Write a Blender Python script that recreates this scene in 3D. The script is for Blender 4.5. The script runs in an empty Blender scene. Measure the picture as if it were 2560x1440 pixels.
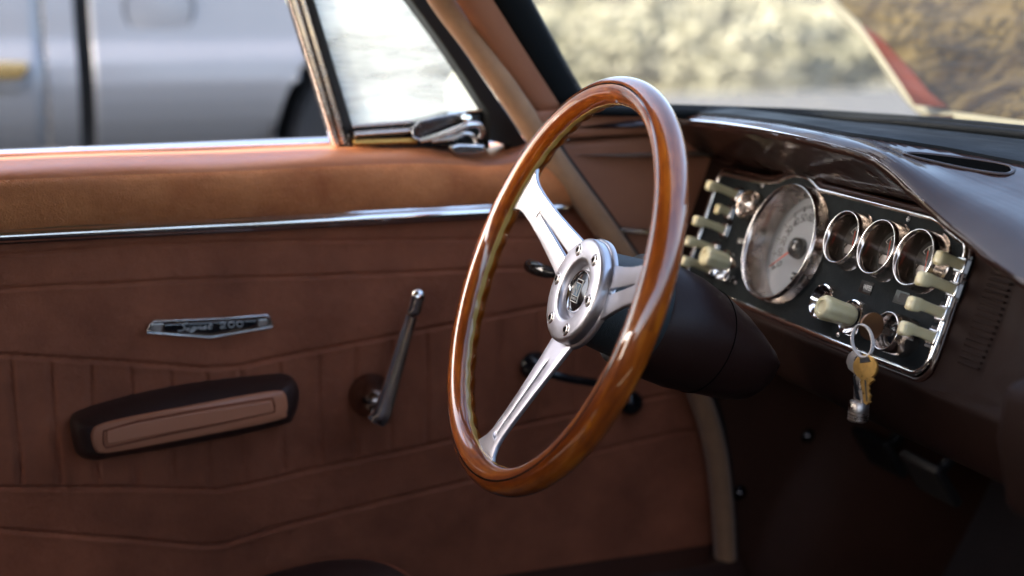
import bpy, bmesh, math, random
import numpy as np
from math import sin, cos, pi, radians, hypot, atan2
from mathutils import Vector, Matrix
random.seed(7); rng = np.random.default_rng(7)
S = bpy.context.scene
COL = S.collection
# ------------------------------------------------------------------ camera
# Axes: X = forward in the car, Y = towards the driver's door, Z = up; the lens sits at the origin, 1.0 m above the ground.
F, YAW, PIT = 3450.0, radians(20), radians(11.7)
cam = bpy.data.objects.new('camera', bpy.data.cameras.new('camera')); COL.objects.link(cam)
cam.location = (0, 0, 0); cam.rotation_euler = (radians(90) - PIT, 0, -YAW)
cam.data.sensor_width = 36; cam.data.lens = F / 2560 * 36
cam.data.clip_start = 0.05; cam.data.clip_end = 2000
cam.data.dof.use_dof = True; cam.data.dof.focus_distance = 1.25; cam.data.dof.aperture_fstop = 2.5
S.camera = cam
# ------------------------------------------------------------------ light
SUN_DIR = Vector((-0.80, 0.12, 0.62)).normalized()       # towards the sun: behind the car
w = bpy.data.worlds.new('World'); S.world = w; w.use_nodes = True
nt = w.node_tree; bg = nt.nodes['Background']
sky = nt.nodes.new('ShaderNodeTexSky'); sky.sky_type = 'NISHITA'; sky.sun_disc = False
sky.sun_elevation = math.asin(SUN_DIR.z); sky.sun_rotation = atan2(SUN_DIR.x, SUN_DIR.y)
sky.dust_density = 5.0; sky.air_density = .8; sky.ozone_density = .6
nt.links.new(sky.outputs[0], bg.inputs[0]); bg.inputs[1].default_value = 0.15
sl = bpy.data.lights.new('sun', 'SUN'); sl.energy = 3.6; sl.angle = radians(0.55); sl.color = (1, .93, .82)
so = bpy.data.objects.new('sun', sl); COL.objects.link(so); so.rotation_euler = (-SUN_DIR).to_track_quat('-Z', 'Y').to_euler()
S.view_settings.view_transform = 'Standard'; S.view_settings.look = 'None'; S.view_settings.gamma = 1
S.view_settings.exposure = 2.9
S.cycles.max_bounces = 8; S.cycles.diffuse_bounces = 4; S.cycles.glossy_bounces = 4; S.cycles.transmission_bounces = 6
S.cycles.transparent_max_bounces = 12; S.cycles.sample_clamp_indirect = 6; S.cycles.caustics_reflective = False

# ------------------------------------------------------------------ picture geometry -> place geometry
V_ = Vector((sin(YAW) * cos(PIT), cos(YAW) * cos(PIT), -sin(PIT))); R_ = Vector((cos(YAW), -sin(YAW), 0)); U_ = R_.cross(V_)
def ray(x, y):
    x, y = float(x), float(y)
    return V_ + (x - 1280) / F * R_ + (720 - y) / F * U_
def on(x, y, o, n):
    d = ray(x, y); return d * (o.dot(n) / d.dot(n))
def oy(x, y, Y): return on(x, y, Vector((0, Y, 0)), Vector((0, 1, 0)))
def ox(x, y, X): return on(x, y, Vector((X, 0, 0)), Vector((1, 0, 0)))
def oz(x, y, Z): return on(x, y, Vector((0, 0, Z)), Vector((0, 0, 1)))

# ------------------------------------------------------------------ materials
ALB = .74
def mat(name, col, rough=.5, metal=0., coat=0., coat_rough=.05, bump=None, vary=None, spec=.5, sheen=0., sss=None, rvary=None, aniso=None):
    if not metal: col = tuple(c * ALB for c in col); vary = vary and (vary[0], tuple(c * ALB for c in vary[1]), vary[2])
    m = bpy.data.materials.new(name); m.use_nodes = True; t = m.node_tree; N = t.nodes; L = t.links
    b = N['Principled BSDF']; b.inputs['Base Color'].default_value = (*col, 1); b.inputs['Roughness'].default_value = rough
    b.inputs['Metallic'].default_value = metal; b.inputs['Coat Weight'].default_value = coat; b.inputs['Coat Roughness'].default_value = coat_rough
    b.inputs['Specular IOR Level'].default_value = spec
    if sheen: b.inputs['Sheen Weight'].default_value = sheen
    if sss: b.inputs['Subsurface Weight'].default_value = sss; b.inputs['Subsurface Radius'].default_value = (.006, .005, .002)
    tc = N.new('ShaderNodeTexCoord')
    if vary:                                              # (scale, second colour, sharpness)
        n = N.new('ShaderNodeTexNoise'); n.inputs['Scale'].default_value = vary[0]; n.inputs['Detail'].default_value = 6; n.inputs['Roughness'].default_value = .65
        r = N.new('ShaderNodeValToRGB'); r.color_ramp.elements[0].position = .5 - vary[2]; r.color_ramp.elements[1].position = .5 + vary[2]
        r.color_ramp.elements[0].color = (*col, 1); r.color_ramp.elements[1].color = (*vary[1], 1)
        L.new(tc.outputs['Object'], n.inputs['Vector']); L.new(n.outputs['Fac'], r.inputs['Fac']); L.new(r.outputs['Color'], b.inputs['Base Color'])
    if rvary:
        n = N.new('ShaderNodeTexNoise'); n.inputs['Scale'].default_value = rvary[0]; n.inputs['Detail'].default_value = 5
        mr = N.new('ShaderNodeMapRange'); mr.inputs['From Min'].default_value = .3; mr.inputs['From Max'].default_value = .7
        mr.inputs['To Min'].default_value = rvary[1]; mr.inputs['To Max'].default_value = rvary[2]
        L.new(tc.outputs['Object'], n.inputs['Vector']); L.new(n.outputs['Fac'], mr.inputs['Value']); L.new(mr.outputs[0], b.inputs['Roughness'])
    if bump:                                              # (kind, scale, distance)
        if bump[0] == 'leather':
            n = N.new('ShaderNodeTexVoronoi'); n.feature = 'DISTANCE_TO_EDGE'; n.inputs['Scale'].default_value = bump[1]; out = n.outputs['Distance']
            w_ = N.new('ShaderNodeTexNoise'); w_.inputs['Scale'].default_value = bump[1] * .5; w_.inputs['Detail'].default_value = 3
            mx = N.new('ShaderNodeMix'); mx.data_type = 'RGBA'; mx.blend_type = 'ADD'; mx.inputs[0].default_value = .004
            L.new(tc.outputs['Object'], w_.inputs['Vector']); L.new(tc.outputs['Object'], mx.inputs[6]); L.new(w_.outputs['Color'], mx.inputs[7]); L.new(mx.outputs[2], n.inputs['Vector'])
            cl = N.new('ShaderNodeMath'); cl.operation = 'MINIMUM'; cl.inputs[1].default_value = .25; L.new(out, cl.inputs[0]); out = cl.outputs[0]
            nn = N.new('ShaderNodeTexNoise'); nn.inputs['Scale'].default_value = bump[1] * .12; nn.inputs['Detail'].default_value = 8; L.new(tc.outputs['Object'], nn.inputs['Vector'])
            ad = N.new('ShaderNodeMath'); ad.operation = 'ADD'; L.new(out, ad.inputs[0]); L.new(nn.outputs['Fac'], ad.inputs[1]); out = ad.outputs[0]
        else:
            n = N.new('ShaderNodeTexNoise'); n.inputs['Scale'].default_value = bump[1]; n.inputs['Detail'].default_value = 6; out = n.outputs['Fac']
            if bump[0] == 'brushed':
                mp = N.new('ShaderNodeMapping'); mp.inputs['Scale'].default_value = (1, 12, 1); L.new(tc.outputs['Object'], mp.inputs['Vector']); L.new(mp.outputs[0], n.inputs['Vector'])
            else: L.new(tc.outputs['Object'], n.inputs['Vector'])
        bp = N.new('ShaderNodeBump'); bp.inputs['Distance'].default_value = bump[2]; bp.inputs['Strength'].default_value = 1
        L.new(out, bp.inputs['Height']); L.new(bp.outputs[0], b.inputs['Normal'])
    return m

M = {}
M['plum'] = mat('plum_vinyl_rail', (.38, .13, .050), .32, bump=('leather', 500, .0004), rvary=(16, .28, .42))
M['copper'] = mat('copper_brown_vinyl', (.70, .26, .13), .27, bump=('leather', 620, .0002), rvary=(30, .3, .45))
M['pad'] = mat('worn_tan_leather', (.52, .145, .042), .36, bump=('leather', 420, .0024), vary=(12, (.95, .345, .12), .2), spec=.28, rvary=(14, .38, .55))
M['vinyl'] = mat('red_brown_vinyl', (.56, .172, .080), .42, bump=('leather', 560, .0018), vary=(9, (.33, .098, .046), .17), spec=.28, rvary=(11, .4, .6))
M['vinyl_dark'] = mat('dark_brown_vinyl', (.050, .020, .014), .50, bump=('leather', 520, .0005), vary=(12, (.036, .014, .010), .25))
M['trim'] = mat('brown_pillar_trim', (.42, .17, .09), .45, bump=('leather', 700, .0004), vary=(10, (.34, .13, .07), .25), spec=.3)
M['lace'] = mat('tan_woven_cord', (.50, .255, .12), .75, bump=('noise', 900, .0007), vary=(30, (.36, .18, .085), .2), sheen=.3)
M['brown_paint'] = mat('glossy_dark_brown_paint', (.027, .010, .007), .45, coat=.6, coat_rough=.08, bump=('noise', 60, .0002), rvary=(25, .4, .52), spec=.08)
M['brown_face'] = mat('satin_dark_brown_face', (.020, .009, .0065), .6, bump=('noise', 120, .0002), rvary=(30, .55, .7), spec=.10)
M['brown_plastic'] = mat('satin_brown_column_cover', (.022, .009, .007), .42, bump=('noise', 300, .0002), rvary=(30, .33, .5), spec=.2)
M['black_pad'] = mat('black_dash_rubber', (.008, .010, .012), .62, bump=('noise', 90, .0004), rvary=(20, .5, .66), spec=.07)
M['black'] = mat('matt_black_rubber', (.012, .011, .011), .6, bump=('noise', 200, .0002))
M['black_gloss'] = mat('gloss_black', (.012, .012, .014), .12)
M['crackle'] = mat('black_crackle_metal', (.022, .03, .032), .45, bump=('noise', 900, .0009))
M['panel'] = mat('black_leatherette', (.013, .017, .019), .55, bump=('leather', 700, .0012), spec=.14, rvary=(60, .46, .64))
M['chrome'] = mat('chrome', (.82, .80, .78), .09, 1., bump=('noise', 80, .00006), rvary=(50, .05, .16))
M['chrome_worn'] = mat('worn_chrome', (.52, .44, .39), .2, 1., rvary=(70, .12, .32), bump=('noise', 200, .0001))
M['dark_chrome'] = mat('dark_chrome', (.10, .085, .08), .16, 1., rvary=(60, .1, .3))
M['mid_chrome'] = mat('tarnished_chrome', (.26, .20, .17), .16, 1., rvary=(60, .1, .26))
M['void'] = mat('void_black', (.004, .004, .004), 1., spec=0.)
M['alu'] = mat('satin_aluminium', (.52, .51, .54), .30, 1., bump=('brushed', 160, .00006), rvary=(40, .32, .44))
M['steel'] = mat('dull_steel', (.45, .41, .38), .3, 1., rvary=(90, .2, .42), bump=('noise', 300, .0001))
M['brass'] = mat('brass', (.62, .36, .10), .33, 1., rvary=(200, .25, .5), bump=('noise', 500, .0001), vary=(180, (.42, .24, .07), .2))
M['ivory'] = mat('aged_ivory_plastic', (.80, .67, .36), .35, sss=.15, vary=(90, (.92, .83, .54), .3), bump=('noise', 300, .0001), coat=.3)
M['dial'] = mat('silver_dial', (.34, .355, .39), .6, vary=(15, (.28, .295, .325), .3))
M['dial_dark'] = mat('dark_dial', (.02, .018, .018), .4)
M['print_black'] = mat('black_print', (.03, .03, .035), .5)
M['print_white'] = mat('white_print', (.75, .74, .72), .5)
M['needle'] = mat('red_needle', (.65, .06, .02), .4)
M['silver'] = mat('silver_letter', (.80, .76, .70), .4)
M['blue'] = mat('blue_enamel', (.22, .33, .42), .15, coat=1)
M['carpet'] = mat('dark_carpet', (.045, .020, .014), .95, bump=('noise', 500, .003), sheen=.2)
M['metal_dark'] = mat('dark_painted_metal', (.05, .022, .015), .4, coat=.4)
M['kick'] = mat('brown_fibre_board', (.11, .045, .026), .6, bump=('noise', 300, .0006), vary=(9, (.075, .03, .018), .25), spec=.15)
M['headliner'] = mat('headliner', (.30, .22, .16), .9, bump=('noise', 600, .001))
M['white_paint'] = mat('cream_paint', (.20, .19, .17), .4, coat=.6, coat_rough=.1, vary=(4, (.17, .16, .14), .3))
M['silver_paint'] = mat('silver_lilac_paint', (.225, .227, .235), .42, .05, coat=.5, coat_rough=.1, vary=(2, (.205, .207, .215), .3))
M['dark_glass'] = mat('dark_window_glass', (.03, .035, .04), .05, coat=1)
M['tyre'] = mat('tyre_rubber', (.025, .024, .024), .8, bump=('noise', 90, .003))
M['well'] = mat('wheel_well', (.02, .014, .012), .9)
M['soil'] = mat('dry_ground', (.42, .385, .28), .95, vary=(.6, (.28, .25, .16), .25), bump=('noise', 6, .05))
M['turf'] = mat('verge_asphalt', (.035, .036, .04), .9, vary=(3, (.022, .023, .027), .25), bump=('noise', 20, .04))
M['straw'] = mat('dry_grass', (.34, .315, .21), .8, vary=(1.5, (.24, .23, .14), .2))
M['road'] = mat('pale_road', (.42, .41, .39), .9, vary=(5, (.36, .35, .335), .25))
M['leafy'] = mat('olive_leaves', (.125, .122, .078), .7, vary=(1.2, (.22, .21, .15), .3))
M['bark'] = mat('bark', (.12, .085, .06), .9, bump=('noise', 30, .01))
M['paint_fade'] = mat('gold_handle', (.45, .32, .14), .25, .8)

def glass(name, clear, dust, trans, streak=0., ior=1.45, tint=(.66, .62, .50)):
    m = bpy.data.materials.new(name); m.use_nodes = True; t = m.node_tree; N = t.nodes; L = t.links
    N.remove(N['Principled BSDF']); out = N['Material Output']
    tr = N.new('ShaderNodeBsdfTransparent'); tr.inputs[0].default_value = (*clear, 1)
    df = N.new('ShaderNodeBsdfDiffuse'); df.inputs[0].default_value = (.6, .57, .5, 1)
    tl = N.new('ShaderNodeBsdfTranslucent'); tl.inputs[0].default_value = (*tint, 1)
    ms = N.new('ShaderNodeMixShader'); ms.inputs[0].default_value = trans; L.new(df.outputs[0], ms.inputs[1]); L.new(tl.outputs[0], ms.inputs[2])
    tc = N.new('ShaderNodeTexCoord'); n = N.new('ShaderNodeTexNoise'); n.inputs['Scale'].default_value = 5; n.inputs['Detail'].default_value = 8; n.inputs['Roughness'].default_value = .7
    mp = N.new('ShaderNodeMapping'); mp.inputs['Rotation'].default_value = (0.5, 0.3, .4); mp.inputs['Scale'].default_value = (1, 1, 1 + 6 * streak)
    L.new(tc.outputs['Object'], mp.inputs[0]); L.new(mp.outputs[0], n.inputs['Vector'])
    mr = N.new('ShaderNodeMapRange'); mr.inputs['From Min'].default_value = .3; mr.inputs['From Max'].default_value = .7
    mr.inputs['To Min'].default_value = dust[0]; mr.inputs['To Max'].default_value = dust[1]; L.new(n.outputs['Fac'], mr.inputs[0])
    m1 = N.new('ShaderNodeMixShader'); L.new(mr.outputs[0], m1.inputs[0]); L.new(tr.outputs[0], m1.inputs[1]); L.new(ms.outputs[0], m1.inputs[2])
    gl = N.new('ShaderNodeBsdfGlossy'); gl.inputs['Roughness'].default_value = .02
    fr = N.new('ShaderNodeFresnel'); ge = N.new('ShaderNodeNewGeometry'); ii = N.new('ShaderNodeMapRange')
    ii.inputs['To Min'].default_value = ior; ii.inputs['To Max'].default_value = 1 / ior; L.new(ge.outputs['Backfacing'], ii.inputs['Value']); L.new(ii.outputs[0], fr.inputs[0])
    m2 = N.new('ShaderNodeMixShader'); L.new(fr.outputs[0], m2.inputs[0]); L.new(m1.outputs[0], m2.inputs[1]); L.new(gl.outputs[0], m2.inputs[2])
    L.new(m2.outputs[0], out.inputs[0]); return m
M['ws_glass'] = glass('dusty_windscreen_glass', (.95, .97, .93), (.025, .10), .85, 1., ior=1.12, tint=(.88, .84, .74))
M['vent_glass'] = glass('dirty_vent_glass', (.95, 1, .97), (.10, .62), .9, 1., tint=(.70, .72, .70))
M['lens'] = glass('gauge_lens', (.97, .97, .97), (.01, .04), 0., ior=1.2)

def wood_mat(name, c0, c1, c2):
    m = bpy.data.materials.new(name); m.use_nodes = True; t = m.node_tree; N = t.nodes; L = t.links; b = N['Principled BSDF']
    uv = N.new('ShaderNodeUVMap'); uv.uv_map = 'UVMap'
    mp = N.new('ShaderNodeMapping'); mp.inputs['Scale'].default_value = (9, 70, 1)
    L.new(uv.outputs[0], mp.inputs[0])
    n = N.new('ShaderNodeTexNoise'); n.inputs['Scale'].default_value = 1.3; n.inputs['Detail'].default_value = 9; n.inputs['Roughness'].default_value = .62; n.inputs['Distortion'].default_value = .5
    L.new(mp.outputs[0], n.inputs['Vector'])
    mp2 = N.new('ShaderNodeMapping'); mp2.inputs['Scale'].default_value = (60, 120, 1); L.new(uv.outputs[0], mp2.inputs[0])
    n2 = N.new('ShaderNodeTexNoise'); n2.inputs['Scale'].default_value = 1; n2.inputs['Detail'].default_value = 4; L.new(mp2.outputs[0], n2.inputs['Vector'])
    ad = N.new('ShaderNodeMath'); ad.operation = 'MULTIPLY_ADD'; ad.inputs[1].default_value = .3; L.new(n2.outputs['Fac'], ad.inputs[0]); L.new(n.outputs['Fac'], ad.inputs[2])
    r = N.new('ShaderNodeValToRGB'); e = r.color_ramp.elements
    e[0].position = .38; e[0].color = (*c0, 1); e[1].position = .95; e[1].color = (*c2, 1); k = e.new(.65); k.color = (*c1, 1)
    L.new(ad.outputs[0], r.inputs[0]); L.new(r.outputs[0], b.inputs['Base Color'])
    b.inputs['Roughness'].default_value = .35; b.inputs['Coat Weight'].default_value = 1; b.inputs['Coat Roughness'].default_value = .015; b.inputs['Coat IOR'].default_value = 1.75; b.inputs['Specular IOR Level'].default_value = .15
    return m
M['wood'] = wood_mat('varnished_mahogany', (.095, .016, .0015), (.24, .048, .003), (.52, .150, .009))
M['wood_light'] = wood_mat('pale_wood_inlay', (.44, .25, .06), (.54, .33, .09), (.62, .40, .13))

# ------------------------------------------------------------------ mesh helpers
def link(name, me, m=None, parent=None, smooth=True, bevel=0, sub=0, weld=True, solid=None, loc=None):
    if m and not me.materials: me.materials.append(M[m])
    if smooth:
        for p in me.polygons: p.use_smooth = True
    o = bpy.data.objects.new(name, me); COL.objects.link(o)
    if loc is not None: o.location = loc
    if parent:
        o.parent = parent
        if parent.get('_world'): o.matrix_parent_inverse = Matrix.Translation(-Vector(parent['_world']))
    if solid: s_ = o.modifiers.new('solid', 'SOLIDIFY'); s_.thickness = solid[0]; s_.offset = solid[1]
    if bevel: b = o.modifiers.new('bevel', 'BEVEL'); b.width = bevel; b.segments = 3; b.limit_method = 'ANGLE'; b.angle_limit = radians(35); b.harden_normals = False
    if sub: s = o.modifiers.new('sub', 'SUBSURF'); s.levels = sub; s.render_levels = sub
    if smooth: 
        try: me.set_sharp_from_angle(angle=radians(50))
        except Exception: pass
    return o
def mesh(v, f, name='m'):
    me = bpy.data.meshes.new(name); me.from_pydata([tuple(p) for p in v], [], [tuple(q) for q in f]); me.validate(); me.update()
    bm = bmesh.new(); bm.from_mesh(me); bmesh.ops.recalc_face_normals(bm, faces=bm.faces); bm.to_mesh(me); bm.free()
    return me
def join(parts):
    v, f = [], []
    for a, b in parts:
        k = len(v); v += [tuple(p) for p in a]; f += [tuple(i + k for i in q) for q in b]
    return v, f
def grid(rows, closed_u=False, closed_v=False):
    n, m = len(rows), len(rows[0]); v = [p for r in rows for p in r]; f = []
    for i in range(n - (0 if closed_u else 1)):
        for j in range(m - (0 if closed_v else 1)):
            a, b = (i + 1) % n, (j + 1) % m
            f.append((i * m + j, i * m + b, a * m + b, a * m + j))
    return v, f
def cr(pts, k=8):
    """Catmull-Rom through points (tuples of any length)"""
    P = [np.array(p, float) for p in pts]; P = [2 * P[0] - P[1]] + P + [2 * P[-1] - P[-2]]; o = []
    for i in range(1, len(P) - 2):
        for j in range(k):
            t = j / k; a, b, c, d = P[i - 1:i + 3]
            o.append(.5 * (2 * b + (c - a) * t + (2 * a - 5 * b + 4 * c - d) * t * t + (3 * b - a - 3 * c + d) * t ** 3))
    o.append(P[-2]); return [Vector(q) for q in o] if len(o[0]) == 3 else o
def tube(path, r, seg=12, up=None, flat=1., closed=False, caps=True):
    """tube along path; r number or list; flat = second radius factor along 'up'"""
    P = [Vector(p) for p in path]; n = len(P); rows = []
    up = Vector(up) if up else None; prev = None
    for i, p in enumerate(P):
        t = (P[(i + 1) % n] - P[i - 1]) if closed else (P[min(i + 1, n - 1)] - P[max(i - 1, 0)]); t.normalize()
        if up: b = up - t * up.dot(t)
        else:
            b = prev - t * prev.dot(t) if prev else t.orthogonal()
        b.normalize(); prev = b; a = t.cross(b)
        rr = r[i] if hasattr(r, '__len__') else r
        rows.append([p + a * rr * cos(k * 2 * pi / seg) + b * rr * flat * sin(k * 2 * pi / seg) for k in range(seg)])
    v, f = grid(rows, closed_u=closed, closed_v=True)
    if not closed and caps: f.append(tuple(range(seg))); f.append(tuple(range((n - 1) * seg, n * seg)))
    return v, f
def lathe(prof, seg=48, o=(0, 0, 0), ax=(0, 0, 1)):
    """profile of (radius, height) around axis ax at o"""
    ax = Vector(ax).normalized(); a = ax.orthogonal().normalized(); b = ax.cross(a); o = Vector(o)
    rows = [[o + ax * h + (a * cos(k * 2 * pi / seg) + b * sin(k * 2 * pi / seg)) * max(r, 1e-5) for k in range(seg)] for r, h in prof]
    return grid(rows, closed_v=True)
def prism(poly, d):
    """poly: list of 3D points, d: extrusion vector"""
    n = len(poly); d = Vector(d); P = [Vector(p) for p in poly]
    v = P + [p + d for p in P]; f = [tuple(range(n)), tuple(range(2 * n - 1, n - 1, -1))]
    f += [(i, (i + 1) % n, n + (i + 1) % n, n + i) for i in range(n)]
    return v, f
def box(x0, x1, y0, y1, z0, z1):
    return prism([(x0, y0, z0), (x1, y0, z0), (x1, y1, z0), (x0, y1, z0)], (0, 0, z1 - z0))
def empty(name, label=None, cat=None, loc=(0, 0, 0), mtx=None, group=None, local=False):
    o = bpy.data.objects.new(name, None); COL.objects.link(o); o.empty_display_size = .05
    if mtx is not None: o.matrix_world = mtx
    else: o.location = loc
    if label: o['label'] = label
    if cat: o['category'] = cat
    if group: o['group'] = group
    if not local and mtx is None: o['_world'] = tuple(loc)      # children are given in place coordinates
    return o
def part(name, vf, m, parent, **k): return link(name, mesh(*vf), m, parent, **k)
def struct(o): o['kind'] = 'structure'; return o
def text_mesh(s, size, extrude=.0002, shear=0., align='CENTER', space=1.):
    c = bpy.data.curves.new('t', 'FONT'); c.body = s; c.size = size; c.extrude = extrude; c.shear = shear; c.align_x = align; c.align_y = 'CENTER'; c.space_character = space; c.resolution_u = 3
    o = bpy.data.objects.new('t', c); COL.objects.link(o); dg = bpy.context.evaluated_depsgraph_get()
    me = bpy.data.meshes.new_from_object(o.evaluated_get(dg)); bpy.data.objects.remove(o)
    v = [tuple(p.co) for p in me.vertices]; f = [tuple(p.vertices) for p in me.polygons]; return v, f
def xf(vf, mtx): return [mtx @ Vector(p) for p in vf[0]], vf[1]

# ================================================================== CAR BODY (fixed shell round the driver's place)
body = empty('car_shell', 'brown trimmed shell of the old car, with windscreen pillar, tan windlace cord and windscreen', 'car', (0.6, 1.45, -1.0))
# floor, firewall, kick panel, sill
part('floor_pan', box(-1.4, 1.25, .05, 1.46, -.80, -.77), 'carpet', body)
part('firewall', prism([(1.08, .05, -.80), (1.22, .05, -.55), (1.22, .05, -.14), (1.25, .05, -.14), (1.25, .05, -.80)], (0, 1.5, 0)), 'carpet', body)
def kick():
    rows = []
    for z in np.linspace(-.79, -.14, 40):
        r = []
        for x in np.linspace(.60, 1.24, 48):
            arch = max(0., 1 - hypot((x - 1.13) / .28, (z + .86) / .40))
            y = 1.462 - .06 * (1 - math.exp(-arch * 6)) * (1 if arch > 0 else 0)
            r.append((x, y + .0015 * sin(9 * x + 11 * z), z))
        rows.append(r)
    return grid(rows)
part('kick_panel', kick(), 'kick', body)
for q in ((1850, 1232, 1.455), (2020, 1090, 1.455)):
    c = oy(*q)
    part('stud', lathe([(0, .006), (.0035, .005), (.005, .003), (.009, .001), (.0095, -.001)], 20, c, (0, -1, 0)), 'dark_chrome', body)
part('sill_plate', prism([(-1.3, 1.40, -.80), (-1.3, 1.40, -.692), (-1.3, 1.415, -.678), (-1.3, 1.47, -.672), (-1.3, 1.47, -.80)], (2.12, 0, 0)), 'metal_dark', body, bevel=.004)
part('rear_quarter_panel', join([box(-1.4, -.38, 1.44, 1.50, -.80, -.16), box(-1.4, -.95, 1.40, 1.46, -.16, .28)]), 'vinyl_dark', body)
part('rear_quarter_panel', join([box(-1.4, -.55, .0, .06, -.80, -.16), box(-1.4, -.95, .05, .10, -.16, .28)]), 'vinyl', body)
part('cowl_quarter_panel', box(.62, 1.25, .0, .06, -.80, -.16), 'vinyl', body)
part('passenger_door_blocker', box(-.50, .66, -.12, -.07, -.80, -.17), 'vinyl_dark', body)  # unseen closed door panel, added so light enters only above the belt
part('rear_bulkhead', box(-1.42, -1.38, .0, 1.5, -.80, -.05), 'vinyl_dark', body)
# a-pillar and its seal, from base (front) up and back
def pband(name, px0, px1, Y, m, fl=.5, top=-950, extra=None):
    """rounded band between two picture lines, extended upwards along the same straight line"""
    (a0, a1), (b0, b1) = px0, px1                         # a: left line (y=0,y=yb) points ; b: right line
    A0, A1, B0, B1 = oy(*a0, Y), oy(*a1, Y), oy(*b0, Y), oy(*b1, Y)
    A0 = A1 + (A0 - A1) * 3.2; B0 = B1 + (B0 - B1) * 3.2
    rows = []
    for t in np.linspace(0, 1, 24):
        a = A1.lerp(A0, t); b = B1.lerp(B0, t); c = (a + b) / 2; h = (b - a).length / 2; u = (b - a).normalized()
        inw = Vector((0, -1, 0)); sh = Vector((0, -.10 * t ** 1.3, 0))
        rows.append([c + sh + u * h * cos(k) * (1 if True else 1) + inw * (h * fl * max(0, sin(k)) ** .7 - .004) for k in np.linspace(pi, 0, 17)])
    return part(name, grid(rows), m, body, solid=(.004, 1))
pband('pillar_trim', ((1136, 0), (1350, 290)), ((1226, 0), (1425, 290)), 1.43, 'trim', .45)
pband('windscreen_seal', ((1222, 0), (1412, 275)), ((1304, 0), (1470, 262)), 1.425, 'black_pad', .5)
# windlace cord round the door opening
wl = [(1104, 0), (1180, 102), (1257, 210), (1332, 322), (1405, 428), (1482, 532), (1562, 645), (1640, 765), (1700, 868), (1745, 980), (1783, 1100), (1800, 1210), (1810, 1330), (1815, 1470), (1815, 1600)]
P = [oy(x, y, 1.428) for x, y in wl]
d0 = (P[0] - P[1]).normalized(); P = [P[0] + d0 * s + Vector((0, -.25 * s, 0)) for s in (.34, .22, .1)] + P
P = cr(P, 5)
part('windlace', tube(P, .0142, 16, flat=.9), 'lace', body)
part('windlace_flange', tube([Vector(p) + Vector((.012, .014, .004)) for p in P], .012, 8), 'black', body)
# side trim ahead of the door (below the pillar)
def padded(poly_px, Y, th, m, name, bevel=.006, parent=body, push=0.):
    return part(name, prism([oy(x, y, Y) for x, y in poly_px], (0, th, 0)), m, parent, bevel=bevel, smooth=True)
padded([(1325, 352), (1440, 352), (1650, 338), (1790, 330), (1800, 700), (1660, 790), (1560, 650), (1440, 480)], 1.432, .03, 'trim', 'cowl_side_trim', .008)
padded([(1328, 279), (1425, 268), (1475, 252), (1560, 256), (1730, 268), (1790, 326), (1640, 336), (1436, 348), (1372, 352)], 1.418, .045, 'trim', 'pillar_foot_trim', .007)
a, b = oy(1552, 574, 1.424), oy(1705, 588, 1.415)
part('chrome_strip', tube(cr([a, a.lerp(b, .4), a.lerp(b, .75) , b], 5), .0040, 12, up=(0, 0, 1), flat=1.0), 'chrome', body)

# windscreen base curve (real plan shape), glass leaning back
base = [(.575, 1.425), (.64, 1.412), (.72, 1.398), (.80, 1.380), (.87, 1.345), (.925, 1.255), (.952, 1.12), (.97, .95), (.975, .75), (.97, .55), (.952, .38), (.925, .245), (.87, .155), (.80, .12), (.72, .10), (.60, .085)]
bc = cr(base, 6)
def bz(i): return -.112 - .012 * min(1, max(0, (bc[i][0] - .60) / .3))
def glassrow(t):
    out = []
    for i, p in enumerate(bc):
        x = p[0] - t * (.32 + .51 * (p[0] - .58)); y = .75 + (p[1] - .75) * (1 - .10 * t)
        out.append((x, y, bz(i) + t * .385 + .02 * sin(pi * t)))
    return out
part('windscreen', grid([glassrow(t) for t in np.linspace(0, 1, 14)]), 'ws_glass', body)
# roof: curved headliner
_tr = sorted([(p[1], p[0]) for p in glassrow(1.0)])
def rx_(y, t): return -1.5 + t * (1.5 + float(np.interp(y, [q[0] for q in _tr], [q[1] for q in _tr])) + .02)
rows = [[(rx_(y, t), y, .29 + .035 * (1 - ((y - .75) / .72) ** 2) - .05 * max(0, (rx_(y, t) - .1)) ** 2 * 1.2) for y in np.linspace(.02, 1.48, 22)] for t in np.linspace(0, 1, 24)]
part('roof', grid(rows), 'headliner', body, solid=(.03, 1))
part('shading_rail', prism([(-1.5, 1.40, .175), (-1.5, 1.56, .175), (-.25, 1.56, .175), (.0, 1.535, .175), (.27, 1.475, .175), (.27, 1.39, .175), (-.2, 1.40, .175)], (0, 0, .10)), 'white_paint', body, bevel=.01)  # unseen rail, added and tapered to shade the door ledge from the sun
part('shading_rail', prism([(-1.5, -.05, .175), (.27, -.02, .175), (.30, .08, .175), (-1.5, .08, .175)], (0, 0, .12)), 'white_paint', body, bevel=.01)  # unseen rail on the passenger side, added to cut overhead sky light
part('windscreen_header', tube(glassrow(1.0), .022, 10), 'headliner', body)
for y0, y1, lb in ((.84, 1.33, 'unseen beige visor panel added ahead of the driver to block sky light'), (.17, .66, 'unseen beige visor panel added ahead of the passenger seat to block sky light')):  # visor panels added out of frame to block sky through the upper windscreen
    vz = empty('sky_blocker', lb, 'light blocker', (.40, (y0 + y1) / 2, .25))
    part('blocker_pad', prism([(.40, y0, .255), (.385, y0, .25), (.42, y0, .09), (.435, y0, .095)], (0, y1 - y0, 0)), 'headliner', vz, bevel=.005)
    part('blocker_rod', tube([(.395, y0 - .03, .25), (.395, y1 + .03, .25)], .004, 8), 'chrome', vz)
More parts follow.
